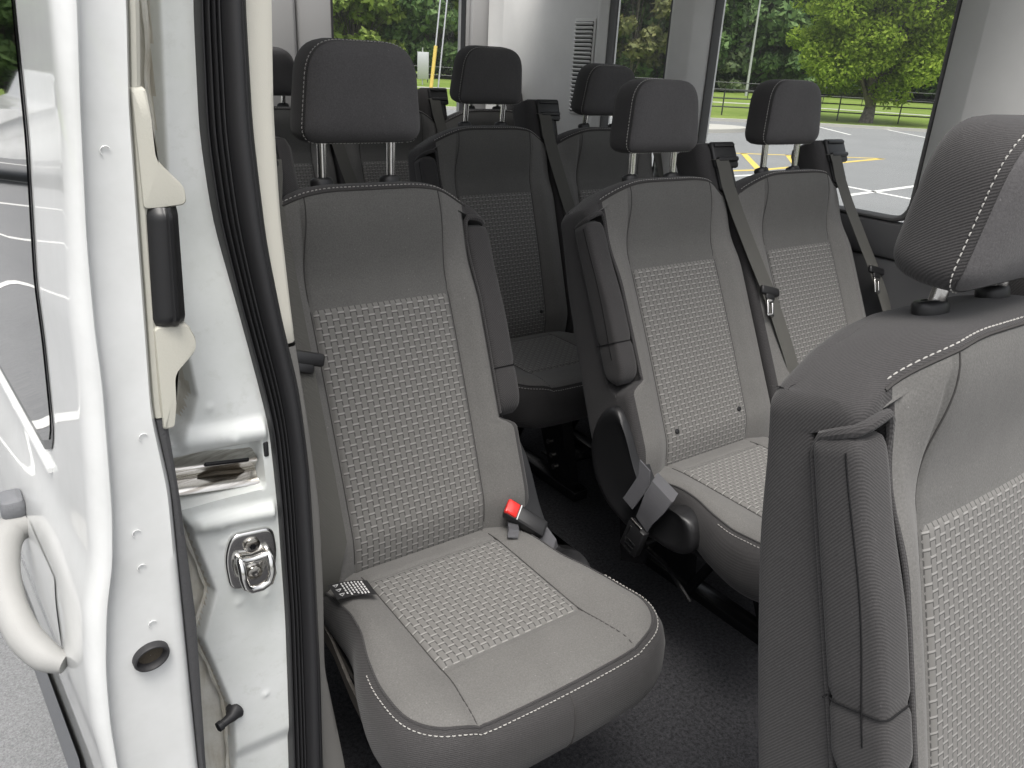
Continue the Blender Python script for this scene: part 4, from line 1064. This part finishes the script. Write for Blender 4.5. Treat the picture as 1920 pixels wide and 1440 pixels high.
# sign on the far lawn
root = empty('road_sign', (31.5, 55.6, GZ)); tag(root, 'pale notice board on posts standing on the lawn', 'sign')
b = MB(); b.box((0, 0, 1.35), (.42, .03, .95), .02, 0, np.array([[.87, .5, 0], [-.5, .87, 0], [0, 0, 1]])); b.build('sign_board', M_GALV, root)
b = MB(); b.tube([(0, .08, 0), (0, .08, 2.6)], .05, 6); b.build('post', M_GALV, root)
# utility pole guy with a yellow guard, close behind the van
root = empty('guy_wire', (10.3, 18.0, GZ)); tag(root, 'slanting guy wires with a yellow guard seen through the rear window', 'guy wire')
b = MB(); b.tube([(0, 0, 0), (.9, .4, 6.0)], .02, 6); b.tube([(.25, .1, 0), (1.15, .5, 6.0)], .02, 6); b.build('wire', M_GALV, root)
b = MB(); b.tube([(.12, .05, .95), (.33, .145, 2.2)], .045, 8); b.build('guard', M_LINEY, root)
# footpath on the lawn
b = MB(); b.strip([(5, 60, GZ + .004), (30, 51, GZ + .004), (50, 38, GZ + .004), (60, 20, GZ + .004)], [(.4, .7, 0)] * 4, (0, 0, .002)); fp = b.build('footpath', M_CONC); tag(fp, kind='structure')
# parked white pickup seen mirrored in the sliding door's glass
def pickup(loc, rz):
    root = empty('parked_pickup', (loc[0], loc[1], GZ)); root.rotation_euler = (0, 0, rz); tag(root, 'white pickup mirrored in the window of the sliding door', 'pickup')
    b = MB(); L = [(-2.7, .45), (-2.75, .75), (-2.7, 1.05), (-1.0, 1.12), (-.55, 1.2), (-.3, 1.75), (1.2, 1.82), (1.6, 1.2), (2.7, 1.1), (2.85, .8), (2.8, .45)]
    A = np.array([tuple(p) for a in rp([(y, z, .09) for y, z in L], 4) for p in a]); rr = []
    for x, k in ((-.98, .96), (-.9, 1.0), (.9, 1.0), (.98, .96)):
        rr.append([(x * (.82 if z > 1.25 else 1), y * k, z) for y, z in A])
    b.loft(rr); bd = b.build('body', M_PAINT, root)
    for sx in (-1, 1):
        b = MB(); b.prism([(-.25, 1.25), (-.1, 1.66), (.5, 1.7), (.5, 1.25)], 0, sx * .81, sx * .86); b.build('side_glass', M_DGLASS, bd)
        b = MB(); b.prism([(.58, 1.25), (.58, 1.7), (1.1, 1.7), (1.38, 1.25)], 0, sx * .81, sx * .86); b.build('side_glass', M_DGLASS, bd)
        for yy in (-1.7, 1.85):
            b = MB(); b.cyl((sx * .72, yy, .38), (sx * 1.0, yy, .38), .38, 24, 0, .04); wh = b.build('wheel', M_RUBBER, root)
            b = MB(); b.cyl((sx * .95, yy, .38), (sx * 1.012, yy, .38), .22, 20); b.build('rim', M_GALV, wh)
    b = MB(); b.box((0, 1.45, 1.5), (.7, .02, .24), .02, 0, np.array([[1, 0, 0], [0, .8, .6], [0, -.6, .8]])); b.build('windscreen', M_DGLASS, bd)
    return root
pickup((-4.2, 17.0), R_(80))
# trees behind the camera side, mirrored in the glass
for k, (x, y, s_) in enumerate(((-9, 42, .55), (-14, 38, .6), (-5, 46, .6), (-20, 34, .6))):
    o = copy_tree(protos[1]); o.location = (x, y, GZ); o.scale = (s_,) * 3; o['label'] = 'dark tree mirrored in the top of the sliding door glass'; o['group'] = 'trees mirrored in the door glass'
